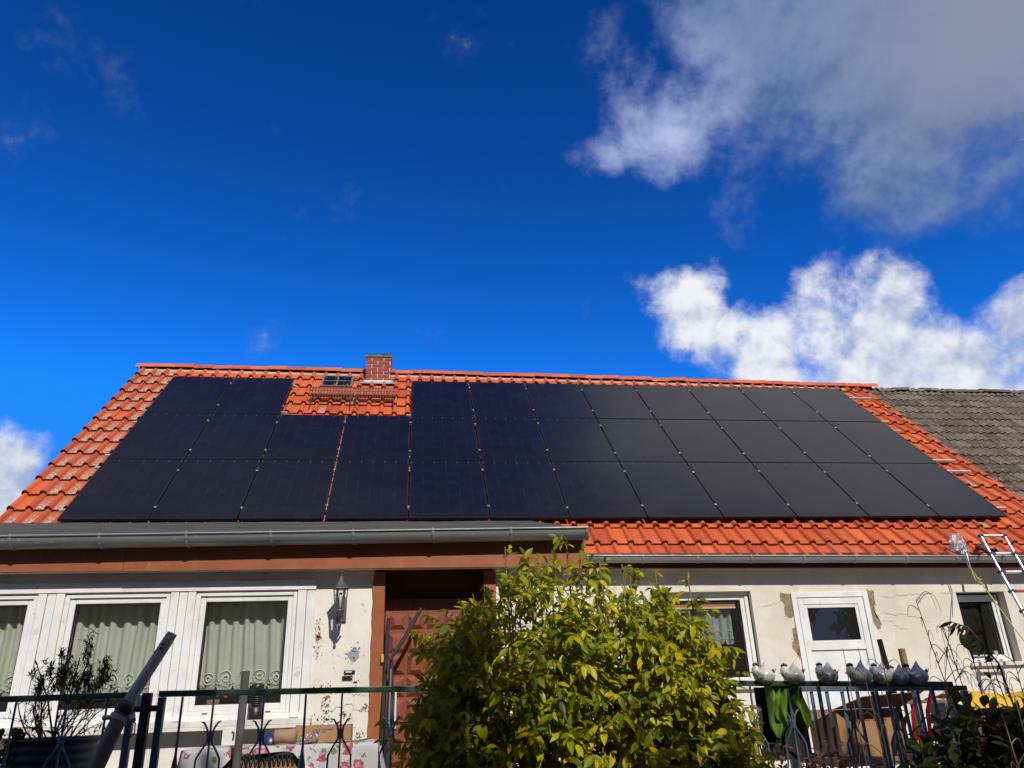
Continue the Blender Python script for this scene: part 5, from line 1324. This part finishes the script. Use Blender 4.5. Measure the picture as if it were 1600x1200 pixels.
# side sprays at the left, in front of the door
for x, z in ((-2.38, 1.56), (-2.40, 1.47), (-2.34, 1.42), (-2.22, 1.92), (-2.20, 1.98), (-2.14, 2.05)):
    add_twig(Vector((-1.3+(x+1.3)*.86, -6.25, z-.03)), Vector((x+1.3, -.1, .25)), .16)
mb = MB()
for pts in twigs: mb.tube(pts, [.0035-.002*i/(len(pts)-1) for i in range(len(pts))], 3, False)
o = mb.build('twigs', M['stem'], bush); o['kind'] = 'stuff'
LV = [leaf_geo(.070, .029, dr_, fo_, rs) for dr_, fo_ in ((.10, .16), (.28, .22), (.45, .12), (.02, .28))]
lme = []
for vs, fs in LV:
    b = MB(); b.add(vs, fs, True); me = b.mesh('leaf'); me.materials.append(M['leaf']); lme.append(me)
leaves.sort(key=lambda l: (l[0]-CAM).length-.0*l[2])
inview = [l for l in leaves if l[0].z > 1.28]
pick = set(id(l) for l in inview[:900:3])
mb = MB(); k300 = 0
for l in leaves:
    p, d, s_ = l; i = rs.randrange(4); up = (Vector((0, 0, 1))+rvec(rs)*.55+Vector((0.1, -.75, 0)))
    m = frame_mat(p, d, up, s_)
    if id(l) in pick and k300 < 300:
        o = link('leaf', lme[i], None, bush); o.matrix_basis = m; k300 += 1
    else: merge(mb, LV[i][0], LV[i][1], m)
o = mb.build('foliage', M['leaf'], bush); o['kind'] = 'stuff'

# ---- potted shrub at the left
pt_ = thing('planter', 'tall anthracite ribbed planter behind the left railing', 'planter', (-4.42, -5.25, .60))
prof = [(0, 0), (.19, 0), (.20, .02)]
for k in range(16): z = .05+k*.052; r_ = .20+.055*(z/.9); prof += [(r_, z), (r_+.008, z+.013), (r_+.008, z+.028), (r_, z+.042)]
prof += [(.262, .885), (.270, .895), (.270, .91), (.250, .91), (.245, .86), (0, .86)]
MB().lathe(prof, (-4.42, -5.25, .60), 32).build('pot', M['pot'], pt_)
sh2 = thing('bare_shrub', 'half bare twiggy shrub growing in the anthracite planter', 'shrub', (-4.42, -5.25, 1.46))
rb2 = random.Random(4); tips = []; mb = MB()
def branch(p, d, ln, r_, lev):
    n = 5; pts = [p]; q = p.copy(); dd = d.normalized()
    for i in range(n):
        dd = (dd+rvec(rb2)*.22+Vector((0, 0, .07))).normalized(); q = q+dd*(ln/n); pts.append(q.copy())
        if lev < 3 and rb2.random() < .75: branch(q.copy(), dd+rvec(rb2)*.8+Vector((0, 0, .15)), ln*rb2.uniform(.38, .6), r_*.55, lev+1)
    mb.tube(pts, [r_*(1-.6*i/n) for i in range(n+1)], 4, False); tips.append((pts[-1], dd)); tips.append((pts[-2], dd))
for k in range(9):
    a = 2*math.pi*k/9; branch(Vector((-4.42+.06*math.cos(a), -5.25+.05*math.sin(a), 1.46)), Vector((math.cos(a)*.75, math.sin(a)*.35, .75)), rb2.uniform(.22, .34), .0065, 0)
branch(Vector((-4.42, -5.25, 1.46)), Vector((.0, -.05, 1)), .40, .008, 0)
for x, z in ((-4.46, 2.03), (-4.34, 1.97), (-4.60, 1.96)):
    p0 = Vector((-4.42, -5.25, 1.50)); p1 = Vector((x, -5.27, z)); mb.tube([p0, p0.lerp(p1, .5)+Vector((.02, 0, 0)), p1], [.007, .005, .003], 5, False)
    for q in range(10): tips.append((p0.lerp(p1, .45+.055*q), rvec(rb2)))
mb.build('branches', M['twig'], sh2)
mb = MB(); nl = leaf_geo(.038, .009, .2, .2, rb2)
for p, d in tips:
    if p.z > 1.78 or rb2.random() < .12:
        for q in range(rb2.randrange(3, 7)): merge(mb, nl[0], nl[1], frame_mat(p+rvec(rb2)*.008, d*.3+rvec(rb2)+Vector((0, 0, .1)), Vector((0, 0, 1)), rb2.uniform(.6, 1.2)))
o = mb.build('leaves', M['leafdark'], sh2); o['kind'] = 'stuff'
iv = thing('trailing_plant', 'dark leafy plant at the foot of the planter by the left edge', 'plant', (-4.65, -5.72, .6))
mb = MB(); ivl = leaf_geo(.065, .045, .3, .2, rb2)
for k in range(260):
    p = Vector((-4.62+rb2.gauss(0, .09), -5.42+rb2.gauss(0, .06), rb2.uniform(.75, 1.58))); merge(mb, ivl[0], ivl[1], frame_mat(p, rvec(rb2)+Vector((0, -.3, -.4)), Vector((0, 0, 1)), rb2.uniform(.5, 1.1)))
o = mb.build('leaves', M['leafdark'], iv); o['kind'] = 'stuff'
mb = MB()
for k in range(9): mb.tube([(-4.62+rb2.gauss(0, .04), -5.42+rb2.gauss(0, .03), .60), (-4.62+rb2.gauss(0, .07), -5.42+rb2.gauss(0, .04), 1.1), (-4.62+rb2.gauss(0, .09), -5.42+rb2.gauss(0, .05), 1.55)], .006, 4, False)
mb.build('stems', M['twig'], iv)
MB().tube([(-4.665, -5.56, 1.33), (-4.66, -5.56, 1.46), (-4.63, -5.56, 1.49), (-4.60, -5.56, 1.455), (-4.60, -5.56, 1.33)], .008, 6).build('wire_hoop', M['alu_dull'], iv)

# ---- tall dry weeds and dark foliage at the lower right
rw = random.Random(31)
def weed(x, y, h, lean, label, mat='drystem', curls=14, leaves_=0):
    t = thing('dry_weed', label, 'weed', (x, y, 0), 'tall dry weeds by the right railing')
    mb = MB(); pts = [Vector((x+lean*(q/8)**1.5, y+.02*math.sin(q), h*q/8)) for q in range(9)]
    mb.tube(pts, [.0065-.0006*q for q in range(9)], 5, False)
    for k in range(curls):
        u = rw.uniform(.55, 1.0); i = min(7, int(u*8)); p = pts[i].lerp(pts[i+1], u*8-i if u < 1 else 1)
        a = rw.uniform(0, 6.28); ln = rw.uniform(.06, .20); dx, dy = math.cos(a), math.sin(a)*.6; c = [p]
        for q in range(1, 9):
            s_ = q/8; c.append(p+Vector((dx*ln*(s_-.25*s_**3), dy*ln*s_, ln*(1.0*s_-1.25*s_**3))))
        mb.tube(c, [.0026-.0002*q for q in range(9)], 4, False)
    mb.build('stalk', M[mat], t)
    if leaves_:
        lb = MB(); g = leaf_geo(.07, .026, .35, .15, rw)
        for k in range(leaves_):
            u = rw.uniform(.5, 1); i = min(7, int(u*8)); merge(lb, g[0], g[1], frame_mat(pts[i], rvec(rw)+Vector((0, 0, -.2)), Vector((0, 0, 1)), rw.uniform(.6, 1.3)))
        lb.build('withered_leaves', M['leafdark'], t)
weed(.62, -6.75, 2.06, -.16, 'tall dry weed with curled tips, leftmost of the tall ones by the right window', curls=18)
weed(.72, -6.7, 1.92, -.10, 'dry weed beside the tallest curled one', curls=16)
weed(.64, -6.9, 1.88, .03, 'dry weed with black withered leaves before the right window', curls=6, leaves_=16)
weed(.86, -6.8, 2.02, -.12, 'dark thick dry weed leaning left before the small right window', curls=14)
weed(.95, -6.7, 1.80, .04, 'dry weed under the rope near the right edge', curls=16)
weed(.30, -6.6, 1.84, -.02, 'thin forked dry weed before the huddled hens', curls=7)
weed(.05, -6.6, 1.83, .02, 'thin dry weed rising past the second hen', curls=4)
weed(.16, -6.65, 1.83, -.03, 'pair of thin dry weed stalks before the white door', curls=5)
weed(.80, -6.6, 1.86, .02, 'bushy dry weed between the hens and the small window', curls=22)
weed(.52, -6.95, 1.80, -.1, 'low dry weed with hooked tips left of the small window', curls=16)
weed(.40, -7.35, 1.62, .02, 'yellow weed stalk in front of the dark bushes', mat='yellowstem', curls=12)
weed(.33, -7.4, 1.50, -.03, 'short yellow weed stalk in front of the dark bushes', mat='yellowstem', curls=12)
# leaf spray in silhouette
sp_ = thing('leaf_spray', 'dark drooping spray of narrow leaves before the small right window', 'twig', (.75, -6.9, 0))
mb = MB(); c = [Vector((.80, -6.9, 0)), Vector((.78, -6.9, 1.2)), Vector((.72, -6.9, 1.72)), Vector((.60, -6.9, 1.90)), Vector((.51, -6.9, 1.93))]; mb.tube(c, [.006, .006, .005, .004, .002], 5, False); mb.build('stalk', M['drystem'], sp_)
mb = MB(); g = leaf_geo(.060, .016, .5, .1, rw)
for k in range(16):
    p = c[2].lerp(c[3], k/8) if k < 8 else c[3].lerp(c[4], (k-8)/8)
    merge(mb, g[0], g[1], frame_mat(p, Vector((-.4, rw.gauss(0, .5), -.9+.8*(k % 2))), Vector((0, -1, .3)), rw.uniform(.8, 1.3)))
for p, s_ in ((Vector((.545, -6.9, 1.87)), 1.6), (Vector((.60, -6.9, 1.82)), 1.2)): merge(mb, *leaf_geo(.055, .036, .1, .1, rw), frame_mat(p, Vector((.25, -.2, -1)), Vector((0, -1, 0)), s_))
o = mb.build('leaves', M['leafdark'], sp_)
def shrub(name, label, c, rad, n, L_, w, mat, z0=0., cat='shrub'):
    t = thing(name, label, cat, (c[0], c[1], z0)); mb = MB(); r2 = random.Random(int(c[0]*1000)+n); gs_ = [leaf_geo(L_, w, q, .18, r2) for q in (.15, .4, .6)]
    st = MB()
    for k in range(14):
        a = r2.uniform(0, 6.28); e = Vector((c[0]+rad[0]*.8*math.cos(a), c[1]+rad[1]*.8*math.sin(a), c[2]+rad[2]*r2.uniform(-.3, .8))); st.tube([Vector((c[0]+.2*math.cos(a)*rad[0], c[1], z0)), Vector((c[0], c[1], z0)).lerp(e, .5)+Vector((0, 0, .1)), e], [.008, .006, .003], 4, False)
    st.build('stems', M['twig'], t)
    for k in range(n):
        v = rvec(r2)*r2.uniform(.35, 1.0)**.5*(1+.25*noise.noise(Vector((k*.37, c[0], 1)))); p = Vector((c[0]+v.x*rad[0], c[1]+v.y*rad[1], c[2]+v.z*rad[2]))
        if p.z < z0+.05: continue
        g = gs_[k % 3]; merge(mb, g[0], g[1], frame_mat(p, v*.7+rvec(r2)*.7+Vector((0, -.1, -.35)), Vector((0, 0, 1))+rvec(r2)*.4, r2.uniform(.6, 1.25)))
    o = mb.build('leaves', M[mat], t); o['kind'] = 'stuff'; return t
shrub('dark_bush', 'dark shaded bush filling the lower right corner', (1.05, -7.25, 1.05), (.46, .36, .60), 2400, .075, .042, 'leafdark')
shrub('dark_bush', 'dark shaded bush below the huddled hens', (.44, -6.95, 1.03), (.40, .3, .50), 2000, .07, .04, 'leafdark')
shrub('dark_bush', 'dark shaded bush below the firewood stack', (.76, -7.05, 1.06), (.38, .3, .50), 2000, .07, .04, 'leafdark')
shrub('stonecrop', 'faded reddish flower heads below the green jacket', (.14, -6.1, 1.05), (.17, .15, .33), 420, .035, .03, 'leafred', cat='flower')
shrub('stonecrop', 'faded reddish flower heads between the shrub and the jacket', (-.10, -6.0, 1.05), (.12, .15, .31), 300, .035, .03, 'leafred', cat='flower')

# ---- trees behind the viewer: they shade the garden and show in the panes
rt2 = random.Random(77)
def crown_mesh(seed, n=8200):
    r2 = random.Random(seed); mb = MB(); g = leaf_geo(.10, .055, .2, .15, r2)
    cl = [(rvec(r2)*r2.uniform(.45, .92), r2.uniform(.16, .30)) for _ in range(115)]
    for k in range(n):
        c, r_ = cl[k % len(cl)]; p = c+rvec(r2)*r_*r2.uniform(.2, 1)
        merge(mb, g[0], g[1], frame_mat(p, rvec(r2)+Vector((0, 0, -.3)), Vector((0, 0, 1))+rvec(r2)*.5, r2.uniform(.7, 1.4)))
    me = mb.mesh('crown'); me.materials.append(M['leaftree']); return me
crowns = [crown_mesh(1), crown_mesh(2)]
def tree(name, label, x, y, zc, rx, ry, rz, var):
    t = thing(name, label, 'tree', (x, y, 0), 'trees behind the viewer')
    mb = MB(); mb.tube([(x, y, -.1), (x+.05, y, zc*.35), (x-.04, y, zc*.7), (x, y, zc+rz*.4)], [.24, .19, .14, .05], 9, False)
    for k in range(9):
        a = k*2.4; mb.tube([(x, y, zc-rz*.6+k*.22), (x+rx*.4*math.cos(a), y+ry*.4*math.sin(a), zc-rz*.3+k*.22), (x+rx*.75*math.cos(a), y+ry*.75*math.sin(a), zc+k*.25-.2)], [.08, .05, .015], 5, False)
    mb.build('trunk', M['bark'], t)
    o = link('crown', crowns[var], None, t); o.matrix_parent_inverse = Matrix.Identity(4); o.location = (0, 0, zc); o.scale = (rx, ry, rz); o['kind'] = 'stuff'
tree('garden_tree', 'broad tree behind the viewer on the far left', -9.6, -14.2, 6.2, 3.0, 2.4, 3.6, 0)
tree('garden_tree', 'broad tree behind the viewer on the left', -5.2, -14.0, 6.6, 2.9, 2.2, 3.6, 1)
tree('garden_tree', 'tall tree straight behind the viewer', -1.75, -14.0, 6.4, 2.1, 2.1, 3.6, 0)
tree('garden_tree', 'low tree behind the viewer on the right', 1.15, -14.2, 5.05, 1.8, 1.7, 3.0, 1)
tree('garden_tree', 'round tree behind the viewer on the right', 4.95, -14.0, 5.9, 2.4, 2.1, 3.5, 0)
tree('garden_tree', 'slender tree behind the viewer on the right', 3.55, -14.0, 7.0, 1.5, 1.6, 2.9, 1)
tree('garden_tree', 'broad tree behind the viewer on the far right', 8.2, -14.6, 5.6, 2.8, 2.4, 3.6, 1)
tree('garden_tree', 'broad tree at the right corner of the garden behind the viewer', 14.5, -14.2, 4.6, 2.8, 2.4, 3.6, 0)
tree('garden_tree', 'last tree of the row behind the viewer', 17.4, -14.8, 4.6, 2.8, 2.4, 3.6, 1)
for k, (x, lab) in enumerate([(-12, 'leftmost'), (-7, 'second'), (-2.4, 'third'), (2.2, 'fourth'), (7, 'fifth'), (10.3, 'sixth'), (17.3, 'seventh'), (21.5, 'rightmost')]):
    tree('garden_tree', f'{lab} tree of the back row behind the viewer', x, -19.5-(k % 2)*.8, 4.8, 3.1, 2.4, 4.0, k % 2)
# ---- a young tree just right of the view; two of its leaves reach into the picture
yt = thing('young_tree', 'young tree standing just outside the right edge, two leaf tips in view', 'tree', (1.85, -7.2, 0))
def rayp(x, y, t_): return CAM+(ax_f+ax_r*((x-800)/1202.75)-ax_u*((y-600)/1202.75))*t_
def pxx(p): d = p-CAM; return 800+1202.75*d.dot(ax_r)/max(.1, d.dot(ax_f))
e1, e2 = rayp(1621, 188, 3.6), rayp(1621, 216, 3.6); b1 = rayp(1665, 204, 3.6)
tr_ = Vector((1.85, -7.2, 0)); tk = [tr_, Vector((1.90, -7.22, 1.3)), Vector((1.82, -7.18, 2.5)), Vector((1.88, -7.2, 3.6)), Vector((1.84, -7.2, 5.1))]
mb = MB(); mb.tube(tk, [.055, .047, .038, .028, .008], 8, False)
tipl = [(b1, .5)]
def limb(a, b):
    m_ = a.lerp(b, .5)+Vector((0, 0, -.05))+rvec(rt2)*.05; mb.tube([a, a.lerp(m_, .5)+rvec(rt2)*.02, m_, m_.lerp(b, .5)+rvec(rt2)*.02, b], [.017, .014, .011, .008, .004], 5, False)
    return [a, m_, b]
spr = limb(tk[2].lerp(tk[3], .5), b1); limbs = [spr]
for k in range(16):
    u = .45+.55*k/16; i_ = min(3, int(u*4)); a = tk[i_].lerp(tk[i_+1], u*4-i_); an = k*2.4
    b = a+Vector((math.cos(an)*.62, math.sin(an)*.75, .38))*rt2.uniform(.7, 1.1)*(1.15-.5*u)
    if pxx(b) < 1660: continue
    limbs.append(limb(a, b))
mb.tube([b1, b1.lerp(e1, .5)+Vector((0, 0, .006)), e1], .002, 4, False); mb.tube([b1, e2], .002, 4, False)
mb.build('trunk', M['bark'], yt)
mb = MB(); g = leaf_geo(.10, .045, .15, .15, rt2)
for e, dz in ((e1, .03), (e2, .0)): merge(mb, g[0], g[1], frame_mat(e, -ax_r+Vector((0, 0, dz)), Vector((0, -.5, 1)), 1.0))
for a, m_, b in limbs:
    for k in range(46):
        u = rt2.uniform(.25, 1.05); p = (a.lerp(m_, u*2) if u < .5 else m_.lerp(b, u*2-1))+rvec(rt2)*rt2.uniform(.01, .13)
        if pxx(p) < 1680: continue
        merge(mb, g[0], g[1], frame_mat(p, rvec(rt2)+Vector((0, 0, -.5)), Vector((0, 0, 1))+rvec(rt2)*.4, rt2.uniform(.6, 1.1)))
o = mb.build('crown', M['leaf'], yt); o['kind'] = 'stuff'
